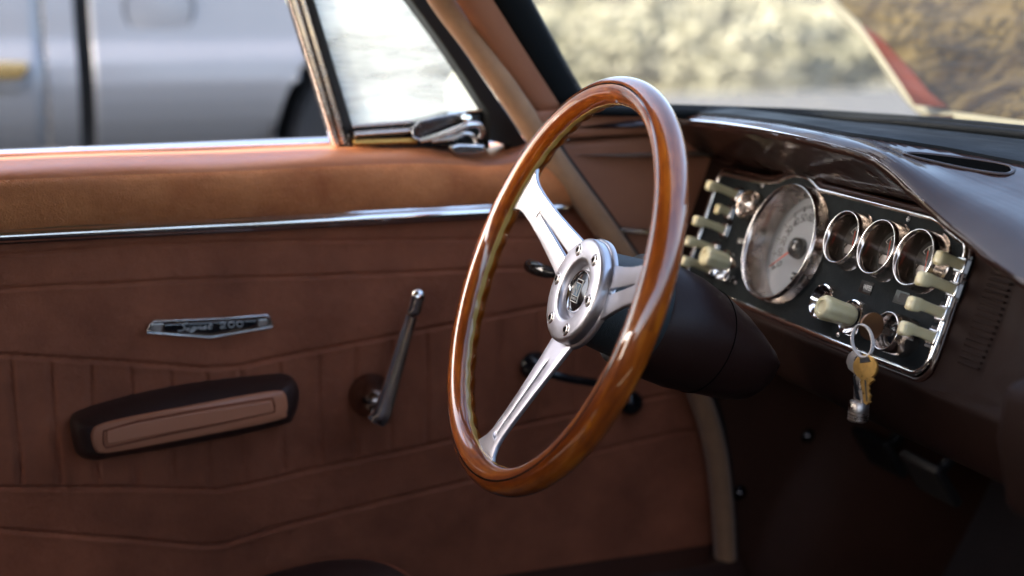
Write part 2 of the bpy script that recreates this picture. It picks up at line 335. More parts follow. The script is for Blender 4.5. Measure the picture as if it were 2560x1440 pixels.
# rubber seal and black ridged strip along the base
for off, r, dz in ((.004, .0075, .001), (.020, .0055, .000)):
    path = []
    for i, p in enumerate(bc):
        q = bc[min(i + 1, len(bc) - 1)] - bc[max(i - 1, 0)]; n = Vector((-q[1], q[0])); n.normalize()
        if n.dot(Vector((.6 - p[0], .75 - p[1]))) < 0: n = -n
        path.append((p[0] + n[0] * off, p[1] + n[1] * off, bz(i) - .004 + dz))
    part('windscreen_base_seal', tube(path, r, 12), 'black_pad', body)
# bonnet and front wing of this car, outside the glass
def hood():
    rows = []
    for t in np.linspace(0, 1, 40):
        r = []
        for y in np.linspace(-.12, 1.62, 60):
            x0 = float(np.interp(abs(y - .75), [abs(b_[1] - .75) for b_ in bc if b_[1] > .745][::-1], [b_[0] for b_ in bc if b_[1] > .745][::-1])) + .018 if abs(y - .75) < .67 else .56
            x = x0 + (2.35 - x0) * t
            k = abs(y - .75) / .87
            z = -.165 - .045 * ((x - .6) / 1.7) ** 2 + .012 * math.exp(-((k - .86) / .07) ** 2) - .16 * max(0, k - .9) ** 1.1 * 4 - .012 * k ** 2 - (.4 * max(0, x - 2.2))
            r.append((x, y, z))
        rows.append(r)
    return grid(rows)
part('bonnet', hood(), 'white_paint', body)
part('outer_door_skin', join([box(-.40, .70, 1.56, 1.60, -.78, -.185)]), 'white_paint', body, bevel=.012)
# round exterior mirror seen through the vent glass
mc = oy(1185, 235, 1.72)
mr_ = empty('wing_mirror', 'round dark backed mirror standing outside the triangular vent glass', 'mirror', mc)
part('mirror_shell', lathe([(0, .030), (.025, .027), (.042, .016), (.050, 0), (.0495, -.004)], 40, mc, (.75, .45, -.1)), 'silver_paint', mr_)
part('mirror_glass', lathe([(0, -.002), (.047, -.003)], 40, mc, (.75, .45, -.1)), 'dark_glass', mr_)
part('mirror_stalk', tube([mc + Vector((.01, 0, -.04)), mc + Vector((.02, -.03, -.08)), mc + Vector((.02, -.05, -.115))], .007, 10), 'chrome', mr_)

# ================================================================== DRIVER'S DOOR
door = empty('door_assembly', 'brown leather trimmed driver door with chrome strips, armrest and crank behind the steering wheel', 'car door', (.3, 1.46, -.66))
xr = sorted([(oy(x, y, 1.445)[2], oy(x, y, 1.445)[0]) for x, y in wl])
XRz, XRx = [a for a, b in xr], [b for a, b in xr]
def XR(z): return np.interp(z, XRz, XRx)
# upper pad: loft of a section along X
sec = cr([(1.528, -.1575), (1.50, -.157), (1.47, -.1575), (1.447, -.1605), (1.434, -.168), (1.427, -.181), (1.4255, -.196), (1.428, -.210), (1.433, -.221), (1.441, -.2275), (1.452, -.229)], 5)
def pad():
    rows = []
    nx = 240
    for i in range(nx):
        s = i / (nx - 1); r = []
        for j, (y, z) in enumerate(sec):
            x = -.36 + s * (XR(z) + .004 + .36)
            dz = dy = 0
            g = math.exp(-((x - .497) / .050) ** 2)                       # tuck under the vent catch
            top = math.exp(-((z + .160) / .016) ** 2)
            dz -= .009 * g * top; dy += .006 * g * math.exp(-((z + .17) / .02) ** 2)
            h = math.exp(-((x - .585) / .030) ** 2)                       # puffed front corner
            dz += .008 * h * top; dy -= .005 * h
            dy += .0022 * sin(60 * (x - .4) + 40 * z) * math.exp(-((x - .50) / .06) ** 2)
            dy += .0007 * sin(17 * x + 1) + .0005 * sin(41 * x + 90 * z) + .0012 * math.exp(-((x - .23) / .035) ** 2 - ((z + .205) / .012) ** 2)
            dz += .0006 * sin(23 * x) * top
            r.append((x, y + dy, z + dz))
        rows.append(r)
    return grid(rows)
pv, pf = pad(); ns = len(sec); js = 21
part('door_top_rail', grid([pv[i * ns:i * ns + js + 1] for i in range(240)]), 'plum', door)
part('upper_pad', grid([pv[i * ns + js:(i + 1) * ns] for i in range(240)]), 'pad', door)
# lower card with pressed seams and pleats
def seam(px): 
    p = [oy(x, y, 1.447) for x, y in px]; return [q[0] for q in p], [q[2] for q in p]
S1 = seam([(-400, 668), (0, 638), (350, 612), (700, 603), (1060, 600), (1700, 592)])
S2 = seam([(-400, 745), (0, 722), (450, 700), (800, 690), (1000, 683), (1700, 655)])
S3 = seam([(-400, 862), (0, 887), (300, 905), (520, 921), (600, 916), (700, 895), (1000, 836), (1130, 812), (1700, 700)])
S4 = seam([(-400, 1215), (0, 1222), (300, 1222), (540, 1228), (620, 1215), (760, 1182), (1000, 1132), (1130, 1102), (1700, 985)])
S5 = seam([(-400, 1290), (0, 1330), (300, 1352), (500, 1372), (560, 1368), (700, 1322), (1150, 1212), (1700, 1085)])
PLX = [oy(x, 900, 1.447)[0] for x in (-75, 26, 125, 223, 324, 421, 513, 602, 700, 797, 887, 977, 1068, 1160, 1252, 1345, 1440)]
def card():
    nx, nz = 430, 250
    zs = np.linspace(-.228, -.672, nz); s = np.linspace(0, 1, nx)
    Z = np.repeat(zs[:, None], nx, 1); X = -.36 + s[None, :] * (np.array([XR(z) for z in zs])[:, None] + .006 + .36)
    Y = np.full_like(X, 1.447)
    Y += .012 * np.clip((Z + .25) / -.42, 0, 1) ** 2                       # leans outwards lower down
    def groove(d, depth, wd): return depth * np.exp(-(d / wd) ** 2) - depth * .22 * np.exp(-((d + wd * 2.1) / (wd * 1.5)) ** 2)
    for sm, dep, wd in ((S1, .0026, .0022), (S2, .0032, .0024), (S3, .0038, .0028), (S4, .0036, .0028), (S5, .0034, .0028)):
        Y += groove(Z - np.interp(X, *sm), dep * .85, wd * .72)
    z3, z4 = np.interp(X, *S3), np.interp(X, *S4)
    inside = 1 / (1 + np.exp(-(z3 - .004 - Z) / .0012)) / (1 + np.exp(-(Z - z4 - .005) / .0012))
    fade = .55 + .45 * np.clip(np.abs(Z - (z3 + z4) / 2) / .05, 0, 1)
    for k, px in enumerate(PLX):
        d = X - px - .0008 * np.sin(40 * Z + k)
        Y += inside * fade * (.0026 * np.exp(-(d / .0022) ** 2) - .0004 * np.exp(-((np.abs(d) - .006) / .004) ** 2))
    Y += .0012 * np.sin(7 * X + 3) * np.sin(9 * Z) + .0006 * np.sin(31 * X + 17 * Z) + .0005 * np.sin(55 * Z + 13 * X)
    Y += .0016 * np.exp(-((Z + .232) / .006) ** 2)
    d = np.hypot((X - .155), (Z + .278)); Y -= .0016 * np.exp(-(d / .003) ** 2)   # little dimple
    rows = [[(X[i, j], Y[i, j], Z[i, j]) for j in range(nx)] for i in range(nz)]
    return grid(rows)
part('lower_card', card(), 'vinyl', door)
part('door_frame_edge', box(-.36, .60, 1.462, 1.50, -.70, -.24), 'metal_dark', door)
# chrome strip on the door
cp = [oy(x, y, 1.432) for x, y in ((-400, 612), (0, 592), (350, 574), (700, 557), (1060, 538), (1300, 526), (1432, 517))]
cp = [Vector((p[0], 1.434, p[2])) for p in cr(cp, 8)]
def strip(path, hh, dd):
    rows = []
    for i, p in enumerate(path):
        e = min(1, (len(path) - 1 - i) / 2 + .25)
        rows.append([p + Vector((0, -dd * s * e, h * hh * e)) for h, s in ((1.25, -.6), (1.2, .15), (.8, .35), (.62, .9), (0, 1.2), (-.62, .9), (-.8, .35), (-1.2, .15), (-1.25, -.6))])
    return grid(rows)
part('chrome_strip', strip(cp, .0058, .0050), 'chrome', door, solid=(.001, 1))
# window ledge strips: bright sill strip and thin lip, dark slot between
a, b = oy(-500, 396, 1.545), oy(836, 356, 1.545)
a.z = b.z - .003
part('sill_strip', prism([a, b, b + Vector((0, .006, .0052)), a + Vector((0, .006, .0052))], (0, .012, 0)), 'chrome', door, bevel=.0015)
a, b = Vector((-.36, 1.528, -.1562)), oy(832, 368, 1.528); b.z = -.1562
part('sill_lip', prism([a, b, b + Vector((0, 0, .0022)), a + Vector((0, 0, .0022))], (0, .004, 0)), 'chrome', door, bevel=.0006)
part('window_slot', box(-.36, .36, 1.53, 1.55, -.20, -.168), 'black', door)
# vent window: division bar, rubber, glass, front frame
def up(px0, px1, Y, k=2.9):                              # extend the line px1->px0 upwards by a factor
    A, B = oy(*px0, Y), oy(*px1, Y); return B + (A - B) * k, B
def vband(name, l, r, Y, th, m, bevel=.002, k=2.9):
    a0, a1 = up(*l, Y, k); b0, b1 = up(*r, Y, k); 
    return part(name, prism([a1, b1, b0, a0], (0, th, 0)), m, door, bevel=bevel)
vband('division_bar', ((722, 0), (836, 368)), ((744, 0), (853, 368)), 1.490, .020, 'chrome_worn', .0025)
vband('division_bar_rib', ((744, 0), (853, 368)), ((766, 0), (874, 366)), 1.4935, .018, 'chrome_worn', .003)
vband('division_rubber', ((764, 0), (870, 366)), ((787, 0), (890, 340)), 1.497, .018, 'black', .003)
g0, g1 = up((780, 0), (876, 330), 1.506); 
gl = [g1, oy(1240, 290, 1.506), oy(1180, 195, 1.506), oy(1040, -5, 1.506)]; e = gl[3] + (gl[3] - gl[2]) * .75; gl.append(e); gl.append(Vector((g1.x + (g0.x - g1.x) * .9, 1.506, e.z)))
part('vent_glass', prism(gl, (0, .004, 0)), 'vent_glass', door, smooth=False)
fr = [oy(x, y, 1.470) for x, y in ((1022, -8), (1095, 92), (1160, 188), (1200, 250), (1222, 285), (1222, 352), (1300, 372), (1420, 440), (1440, 400), (1334, 380), (1233, 230), (1150, 110), (1076, 0))]
t1, t0 = fr[0] + (fr[0] - fr[1]) * 3.2, fr[-1] + (fr[-1] - fr[-2]) * 3.2
part('vent_front_frame', prism([t1] + fr + [t0], (0, .035, 0)), 'black', door, bevel=.002)
part('vent_sill', prism([oy(x, y, 1.487) for x, y in ((868, 372), (868, 334), (890, 316), (1040, 304), (1130, 280), (1226, 278), (1226, 374))], (0, .03, 0)), 'black_gloss', door, bevel=.003)
part('vent_sill_ledge', tube([oy(880, 316, 1.483), oy(1030, 305, 1.483)], .0024, 8), 'chrome_worn', door)
part('vent_sill_ledge', tube([oy(885, 336, 1.480), oy(1035, 326, 1.480)], .0036, 10), 'chrome_worn', door)
part('vent_sill_ledge', tube([oy(885, 357, 1.477), oy(1040, 352, 1.477)], .0040, 10), 'brass', door)
part('vent_sill_ledge', tube([oy(1120, 284, 1.478), oy(1230, 273, 1.478)], .0012, 6), 'chrome', door)
# vent catch
lt = [oy(x, y, 1.468) for x, y in ((1030, 322), (1050, 303), (1090, 293), (1135, 285), (1160, 290), (1166, 312), (1150, 335), (1100, 347), (1050, 350), (1032, 342))]
lt_ = part('vent_catch', prism(lt, (0, .012, 0)), 'dark_chrome', door, bevel=.003)
part('catch_edge', tube([p + Vector((0, -.0004, 0)) for p in lt], .0009, 8, closed=True), 'chrome', lt_)
c1 = cr([oy(x, y, Y) for x, y, Y in ((1052, 352, 1.458), (1095, 340, 1.452), (1140, 324, 1.448), (1172, 312, 1.446), (1196, 312, 1.447), (1206, 328, 1.450), (1200, 345, 1.453))], 6)
part('catch_lever', tube(c1, [.0026 + .0012 * sin(pi * i / (len(c1) - 1)) for i in range(len(c1))], 12, up=(0, -1, .3), flat=.8), 'chrome', lt_)
lt_.matrix_parent_inverse = lt_.matrix_parent_inverse
c1 = cr([oy(x, y, Y) for x, y, Y in ((1080, 352, 1.455), (1130, 346, 1.450), (1165, 333, 1.448), (1185, 342, 1.449), (1190, 362, 1.452))], 6)
part('catch_lever', tube(c1, .0024, 10), 'chrome', lt_)
part('catch_button', prism([oy(x, y, 1.445) for x, y in ((1124, 366), (1150, 360), (1212, 362), (1214, 378), (1190, 386), (1135, 386))], (0, .014, 0)), 'chrome', lt_, bevel=.002)
part('catch_pivot', lathe([(0, .008), (.005, .007), (.006, .004), (.006, -.004)], 20, oy(1165, 298, 1.455), (0, -1, 0)), 'chrome', lt_)
for c in lt_.children: c.matrix_parent_inverse = Matrix.Identity(4)
# badge
def pxo(pts, Y): return [oy(x, y, Y) for x, y in pts]
bd = part('badge', prism(pxo([(366, 832), (372, 812), (384, 802), (560, 795), (668, 787), (678, 795), (684, 812), (682, 818), (528, 846)], 1.441), (0, .006, 0)), 'chrome', door, bevel=.0012)
def bchild(n, vf, m, **k):
    o = part(n, vf, m, bd, **k); o.matrix_parent_inverse = Matrix.Identity(4); return o
bchild('badge_field', prism(pxo([(412, 813), (520, 808), (642, 802), (636, 815), (527, 834), (410, 827)], 1.4405), (0, .002, 0)), 'black_gloss', smooth=False)
bchild('badge_rim', tube(pxo([(368, 831), (374, 812), (386, 803), (560, 796), (667, 788), (676, 796), (682, 817), (528, 844)], 1.4405), .0010, 8, closed=True), 'chrome')
bchild('badge_end', prism(pxo([(378, 812), (408, 810), (403, 830), (372, 828)], 1.4398), (0, .002, 0)), 'steel', smooth=False)
bchild('badge_end', prism(pxo([(647, 800), (668, 799), (676, 812), (645, 818)], 1.4398), (0, .002, 0)), 'steel', smooth=False)
# script letters "Signet" drawn as strokes (unit: 1 = x-height)
STR = [[(1.5, 2.3), (1.0, 2.55), (.55, 2.2), (.7, 1.7), (1.15, 1.2), (1.1, .5), (.5, .05), (-.1, .2)],
       [(1.5, .1), (1.95, 1.05), (1.75, .1), (2.3, .35)], [(2.08, 1.55), (2.14, 1.7)],
       [(3.35, 1.0), (2.8, 1.0), (2.55, .35), (2.95, .05), (3.4, .95), (3.15, -.4), (2.6, -.6), (2.5, -.4), (3.4, .2)],
       [(3.6, .05), (3.85, 1.0), (3.95, .55), (4.5, 1.0), (4.45, .2), (4.85, .2)],
       [(4.95, .45), (5.6, .8), (5.35, 1.05), (4.95, .5), (5.2, .05), (5.8, .3)],
       [(6.3, 1.9), (6.1, .4), (6.45, .1), (6.8, .35)], [(5.95, 1.25), (6.75, 1.35)]]
o0, o1 = oy(446, 828, 1.4395), oy(530, 822, 1.4395); ux = (o1 - o0) / 6.9; uy = Vector((0, 0, .0030)) + ux * .22
vf = join([tube([o0 + ux * x + uy * y for x, y in [tuple(p) for p in (cr(s, 5) if len(s) > 2 else s)]], .00052, 6) for s in STR])
bchild('script_lettering', vf, 'silver')
o0 = oy(550, 821, 1.4395); vs = []
for k, ch in enumerate('200'):
    c = o0 + ux * (k * 1.75)
    if ch == '0': s = [(.65 + .6 * cos(a), .9 + .8 * sin(a)) for a in np.linspace(0, 2 * pi, 17)]
    else: s = cr([(.1, 1.2), (.3, 1.65), (.9, 1.7), (1.1, 1.25), (.7, .8), (.1, .15), (1.25, .15)], 5)
    vs.append(tube([c + ux * p[0] + Vector((0, 0, .0034)) * p[1] for p in s], .00048, 6))
bchild('number_lettering', join(vs), 'silver')
# armrest: rounded block with an inset facing pad
ar_back = [(190, 1120), (178, 1085), (176, 1045), (205, 1022), (330, 985), (480, 955), (640, 937), (710, 934), (733, 948), (738, 985), (724, 1030), (690, 1052), (480, 1095), (270, 1130), (225, 1135)]
ar_front = [(240, 1128), (229, 1105), (228, 1080), (250, 1060), (340, 1038), (480, 1012), (620, 986), (695, 976), (712, 984), (718, 1005), (716, 1030), (694, 1050), (480, 1094), (290, 1129), (258, 1132)]
def loop_smooth(px, k=4): 
    p = [px[-1]] + px + [px[0], px[1]]; q = cr(p, k); return q[k:-k]
def loftloops(L):
    rows = L; v, f = grid(rows, closed_v=True); n = len(rows[0]); N_ = len(rows)
    f.append(tuple(range(n))); f.append(tuple(range((N_ - 1) * n, N_ * n))); return v, f
lb = [oy(p[0], p[1], 1.450) for p in loop_smooth(ar_back)]
lf = [oy(p[0], p[1], 1.402) for p in loop_smooth(ar_front)]
c_ = sum(lf, Vector()) / len(lf)
lb2 = [Vector((p.x, 1.430, p.z)) for p in lb]
mid = [a.lerp(b, .5) + (a - c_) * .02 for a, b in zip(lb2, lf)]
mid = [Vector((p.x, 1.412, p.z)) for p in mid]
lf2 = [c_ + (p - c_) * .985 + Vector((0, -.0025, 0)) for p in lf]
lf3 = [c_ + Vector(((p - c_).x * .965, 0, (p - c_).z * .90)) + Vector((0, -.004, 0)) for p in lf]
arm = part('armrest', loftloops([lb, lb2, mid, lf]), 'vinyl_dark', door, smooth=True)
part('armrest_face', loftloops([[p + Vector((0, .001, 0)) for p in lf], [p + Vector((0, -.0012, 0)) for p in lf], lf2, lf3]), 'copper', arm)
ins = [oy(p[0], p[1], 1.3965) for p in [(262, 1108), (262, 1078), (345, 1055), (480, 1030), (620, 1007), (680, 998), (685, 1015), (686, 1030), (560, 1058), (400, 1089), (268, 1117)]]
def achild(n, vf, m, **k):
    o = part(n, vf, m, arm, **k); o.matrix_parent_inverse = Matrix.Identity(4); return o
ci = sum(ins, Vector()) / len(ins)
achild('inset_groove', prism([ci + (p - ci) * 1.0 + Vector((0, .0016, 0)) for p in ins], (0, .002, 0)), 'vinyl_dark', smooth=False)
achild('inset_face', prism([ci + Vector(((p - ci).x * .982, -.0008, (p - ci).z * .86)) for p in ins], (0, .003, 0)), 'copper', bevel=.0012)
pp_ = [ci + Vector(((p - ci).x * 1.012, .0012, (p - ci).z * 1.07)) for p in ins]
achild('inset_piping', tube(pp_, .0011, 8, closed=True), 'vinyl')
# window crank
ck = oy(928, 990, 1.440)
crank = part('window_crank', lathe([(0, .036), (.008, .0355), (.013, .031), (.017, .022), (.020, .014), (.0235, .006), (.025, .0), (.025, -.004)], 40, ck, (0, -1, 0)), 'chrome_worn', door)
crank.data.materials.clear(); crank.data.materials.append(M['mid_chrome']); armm = (mat('dark_chrome', (.88, .86, .84), .14, 1., rvary=(60, .08, .2)))
A0 = ck + Vector((.004, -.040, -.006)); A1 = oy(1028, 790, 1.392); A2 = oy(1040, 735, 1.388)
pa = cr([A0 + Vector((-.006, .006, -.012)), A0, A0.lerp(A1, .5), A1, A2], 8)
o = part('crank_arm', tube(pa, [(.0128 - .0074 * min(1, i / 30)) for i in range(len(pa))], 12, up=(0, -1, 0), flat=.6), 'chrome', crank); o.matrix_parent_inverse = Matrix.Identity(4)
o.data.materials.clear(); o.data.materials.append(armm)
kb = cr([oy(1030, 786, 1.386), oy(1037, 765, 1.382), oy(1044, 740, 1.380), oy(1046, 722, 1.384)], 6)
o = part('crank_knob', tube(kb, [.0062, .0076, .0084, .0088, .0088, .0086, .0082, .0080, .0080, .0080, .0082, .0086, .0086, .0084, .0078, .0070, .0058, .0040, .0014][:len(kb)], 16), 'chrome', crank); o.matrix_parent_inverse = Matrix.Identity(4)
# door release and locking knob lower down behind the wheel
hk = oy(1335, 915, 1.44)
rel = part('release_handle', lathe([(0, .016), (.006, .015), (.010, .010), (.014, .005), (.017, 0)], 32, hk, (0, -1, 0)), 'black_gloss', door)
def rchild(n, vf, m, **k):
    o = part(n, vf, m, rel, **k); o.matrix_parent_inverse = Matrix.Identity(4); return o
rchild('handle_arm', tube(cr([hk + Vector((0, -.02, 0)), oy(1400, 942, 1.412), oy(1470, 955, 1.408), oy(1530, 962, 1.41)], 8), .0048, 12, up=(0, -1, 0), flat=.5), 'black_gloss')
hk2 = oy(1578, 1008, 1.445)
kn = part('lock_knob', lathe([(0, .010), (.008, .009), (.013, .005), (.015, 0)], 32, hk2, (0, -1, 0)), 'black_gloss', door)
k2 = part('knob_stem', tube(cr([oy(1550, 968, 1.422), oy(1558, 985, 1.42), oy(1572, 1000, 1.428)], 5), [.0035, .0028, .0026, .0026, .003, .0046, .0052, .005, .004, .003, .003][:11], 12), 'chrome', kn); k2.matrix_parent_inverse = Matrix.Identity(4)

# ================================================================== STEERING WHEEL (local: x right, y up, z towards the driver)
rk = radians(21.7); N3 = Vector((-cos(rk), 0, sin(rk))); E1 = Vector((0, -1, 0)); E2 = Vector((sin(rk), 0, cos(rk)))
W0 = Vector((.4468, 1.1154, -.2445))
def frame(o, n3, e2):
    m = Matrix.Identity(4)
    for i, c in enumerate((E1, e2, n3, o)):
        for j in range(3): m[j][i] = c[j]
    return m
WM = frame(W0, N3, E2)
wheel = empty('steering_wheel', 'varnished wood rimmed sports steering wheel with three slotted aluminium spokes', 'steering wheel', mtx=WM)
RO = .1805
def uvgrid(rows, name, m, parent, closed_u=True, closed_v=True, ulen=1.13, vlen=.09):
    v, f = grid(rows, closed_u, closed_v); me = bpy.data.meshes.new(name); me.from_pydata([tuple(p) for p in v], [], f); me.update()
    nU, nV = len(rows), len(rows[0]); uv = me.uv_layers.new(name='UVMap')
    for p in me.polygons:
        js = [(me.loops[l].vertex_index // nV, me.loops[l].vertex_index % nV) for l in p.loop_indices]
        for l, (i, j) in zip(p.loop_indices, js):
            if i == 0 and any(q[0] == nU - 1 for q in js) and closed_u: i = nU
            if j == 0 and any(q[1] == nV - 1 for q in js) and closed_v: j = nV
            uv.data[l].uv = (i / nU * ulen, j / nV * vlen)
    return link(name, me, m, parent)
NU = 360
def rimpt(a, ph, grow=0.):
    """a: angle round the wheel, ph: angle round the section (0 = inner side, 90 = front)"""
    ra, rb = .0128 + grow, .0142 + grow
    wav = 0.
    k = max(0., math.exp(-((math.remainder(ph + .75, 2 * pi)) / .62) ** 2))           # finger grips on the inner rear
    wav = -.0021 * k * (.5 + .5 * cos(44 * a))
    c, s = cos(ph), sin(ph)
    rr = (ra + wav); rz = (rb + wav)
    return Vector(((RO - rr * c) * cos(a), (RO - rr * c) * sin(a), rz * s))
rows = [[rimpt(2 * pi * i / NU, 2 * pi * j / 40) for j in range(40)] for i in range(NU)]
uvgrid(rows, 'rim', 'wood', wheel)
# pale inlay on the inner side, black pinstripe on the front
rows = [[rimpt(2 * pi * i / NU, ph, g) for ph, g in ((-.27, -.0006), (-.25, .00022), (-.10, .0003), (.06, .0003), (.13, .00022), (.15, -.0006))] for i in range(NU)]
uvgrid(rows, 'rim_inlay', 'wood_light', wheel, True, False)
rows = [[rimpt(2 * pi * i / NU, ph, g) for ph, g in ((1.66, -.0005), (1.68, .00018), (1.79, .00018), (1.81, -.0005))] for i in range(NU)]
uvgrid(rows, 'rim_pinstripe', 'black_gloss', wheel, True, False)
HC = -.018                                                                    # hub face height
def spoke(ang, w_prof, s_prof):
    ca, sa = cos(ang), sin(ang); v = []; f = []
    rs = np.linspace(.030, .1735, 60)
    def dep(r): 
        t = max(0, min(1, (r - .045) / (.165 - .045))); return -.0290 + .0275 * t ** 1.05
    left, right = [], []
    for r in rs:
        w_ = np.interp(r, *zip(*w_prof)); s_ = max(np.interp(r, *zip(*s_prof)), 0)
        left.append([(r, -w_), (r, -(w_ + s_) / 2 - .0), (r, -s_)]); right.append([(r, s_), (r, (w_ + s_) / 2), (r, w_)])
    for side in (left, right):
        b = len(v)
        for row in side:
            for r, t in row:
                cz = dep(r)
                v.append((r * ca - t * sa, r * sa + t * ca, cz))
        n = len(side)
        for i in range(n - 1):
            for j in range(2): f.append((b + i * 3 + j, b + i * 3 + j + 1, b + i * 3 + j + 4, b + i * 3 + j + 3))
    me = bpy.data.meshes.new('spoke'); me.from_pydata(v, [], f); bm = bmesh.new(); bm.from_mesh(me)
    bmesh.ops.remove_doubles(bm, verts=bm.verts, dist=1e-5); bmesh.ops.recalc_face_normals(bm, faces=bm.faces)
    if sum(x.normal.z for x in bm.faces) < 0: bmesh.ops.reverse_faces(bm, faces=bm.faces)
    bm.to_mesh(me); bm.free()
    link('spoke', me, 'alu', wheel, solid=(.0042, -1), bevel=.0009)
sideW = [(.030, .024), (.048, .0245), (.075, .0205), (.105, .0172), (.135, .0158), (.150, .0165), (.158, .0185), (.164, .0225), (.1735, .030)]
sideS = [(.049, -.001), (.0505, .0018), (.054, .0025), (.060, .0025), (.090, .0015), (.120, .0005), (.127, -.0006)]
botW = [(.030, .0205), (.048, .0205), (.070, .0175), (.100, .0145), (.130, .0125), (.148, .0125), (.157, .0150), (.164, .0205), (.1735, .0300)]
botS = [(.070, -.001), (.0715, .0010), (.076, .0015), (.100, .0013), (.130, .0008), (.146, .0004), (.150, -.0004)]
spoke(radians(155.5), sideW, sideS); spoke(radians(12.5), sideW, sideS); spoke(radians(-97), botW, botS)
# hub ring with bolts, horn button
part('hub_ring', lathe([(.0262, -.034), (.0262, HC - .006), (.0268, HC - .0022), (.0285, HC - .0004), (.031, HC), (.0445, HC), (.0470, HC - .0006), (.0485, HC - .0022), (.0490, HC - .0045), (.0490, HC - .0125), (.0475, HC - .0145), (.0415, HC - .0150)], 96), 'alu', wheel)
part('hub_plate', lathe([(0.02, -.0275), (.0500, -.0285), (.0515, -.030), (.0515, -.0335), (.049, -.035), (.02, -.035)], 96), 'alu', wheel)
boltmesh = None
for k in range(6):
    a = radians(-4 + 60 * k); c = Vector((.0385 * cos(a), .0385 * sin(a), HC))
    if boltmesh is None:
        # countersunk socket: dark cup ring, head with hexagonal recess
        v, f = lathe([(.0058, .0002), (.0052, .0006), (.0050, .0002), (.0049, -.0030)], 28)
        boltmesh = mesh(v, f); boltmesh.materials.append(M['chrome'])
        hv, hf = lathe([(.0050, .0), (.0046, .0011), (.0040, .0015), (.0027, .0015)], 28)
        hex_ = [[Vector((.0027 * cos(q), .0027 * sin(q), z)) for q in np.linspace(0, 2 * pi, 7)[:-1]] for z in (.0015, -.0012)]
        xv, xf_ = grid(hex_, closed_v=True); xf_.append(tuple(range(6, 12)))
        headmesh = mesh(*join([(hv, hf)])); headmesh.materials.append(M['steel']); hexmesh = mesh(xv, xf_); hexmesh.materials.append(M['black'])
        for me in (boltmesh, headmesh):
            for p in me.polygons: p.use_smooth = True
    o = bpy.data.objects.new('bolt', headmesh); COL.objects.link(o); o.parent = wheel; o.location = c
    for nm, mm in (('bolt_rim', boltmesh), ('hex_socket', hexmesh)):
        q = bpy.data.objects.new(nm, mm); COL.objects.link(q); q.parent = o
hb = part('horn_button', lathe([(0, -.0225), (.010, -.0230), (.0175, -.0245), (.0182, -.0262), (.0188, -.034)], 64), 'black_gloss', wheel)
part('horn_ring', lathe([(.0178, -.0262), (.0184, -.0232), (.0192, -.0226), (.0200, -.0232), (.0204, -.026), (.0205, -.034)], 64), 'chrome', wheel)
part('hub_recess', lathe([(.0203, -.0335), (.0264, -.0335)], 64), 'black', wheel)
part('button_field', prism([(-.0072, -.0105, -.0236), (.0072, -.0105, -.0236), (.0062, .0110, -.0236), (-.0062, .0110, -.0236)], (0, 0, .0012)), 'silver', hb, smooth=False)
part('shield', prism([(-.0063, -.0096, -.0224), (.0063, -.0096, -.0224), (.0058, -.0052, -.0224), (-.0058, -.0052, -.0224)], (0, 0, .0004)), 'black_gloss', hb, smooth=False)
part('shield', prism([(-.0056, -.0046, -.0224), (.0056, -.0046, -.0224), (.0052, .0070, -.0224), (-.0052, .0070, -.0224)], (0, 0, .0004)), 'blue', hb, smooth=False)
part('shield', prism([(-.0050, .0076, -.0224), (.0050, .0076, -.0224), (.0048, .0103, -.0224), (-.0048, .0103, -.0224)], (0, 0, .0004)), 'black_gloss', hb, smooth=False)
part('monogram', join([tube([(-.0034, -.0034, -.0219), (-.0032, .0056, -.0219), (.0030, -.0032, -.0219), (.0032, .0056, -.0219)], .0005, 6)]), 'silver', hb)
part('lettering', xf(text_mesh('NARDI', .0036, .0001), Matrix.Translation((0, -.0074, -.0219))), 'silver', hb, smooth=False)

# ================================================================== STEERING COLUMN
col_ = empty('steering_column', 'dark brown steering column cover with black collar, running from the wheel into the dashboard', 'steering column', mtx=WM)
part('boss', lathe([(.036, -.034), (.0425, -.0355), (.044, -.050), (.046, -.068), (.047, -.076)], 64), 'crackle', col_)
part('collar', lathe([(.045, -.074), (.0510, -.075), (.0525, -.077), (.0535, -.084), (.0535, -.092), (.052, -.094)], 64), 'crackle', col_)
def shroud():
    rows = []
    for h, rx, rl, ru in ((-.091, .045, .045, .045), (-.0915, .053, .053, .053), (-.095, .0555, .0560, .0545), (-.135, .0585, .0580, .0500), (-.170, .0590, .0545, .0400), (-.185, .0590, .0530, .0340), (-.200, .0580, .0510, .0250), (-.212, .0540, .0480, .0160), (-.220, .047, .042, .006), (-.224, .036, .030, .0)):
        rows.append([(rx * cos(k), (rl if sin(k) < 0 else ru) * sin(k), h) for k in np.linspace(0, 2 * pi, 73)[:-1]])
    return grid(rows, closed_v=True)
part('column_cover', shroud(), 'brown_plastic', col_)
jt = [(.0594 * cos(k), (.0562 if sin(k) < 0 else .0443) * sin(k), -.158) for k in np.linspace(0, 2 * pi, 73)[:-1]]
part('cover_joint', tube(jt, .0005, 6, closed=True), 'void', col_)
# indicator stalk to the left
WI = WM.inverted()
s0, s1, s2 = WI @ (ray(1318, 662) * 1.40), WI @ (ray(1370, 680) * 1.365), Vector((-.035, .02, -.105))
sp = cr([s0, s1, s1.lerp(s2, .5), s2], 8)
stalk = part('indicator_stalk', tube(sp, [.004, .0068, .0074, .0076, .0076, .0074, .0071, .0068, .0064] + [.005] * (len(sp) - 9), 16), 'black_gloss', col_)

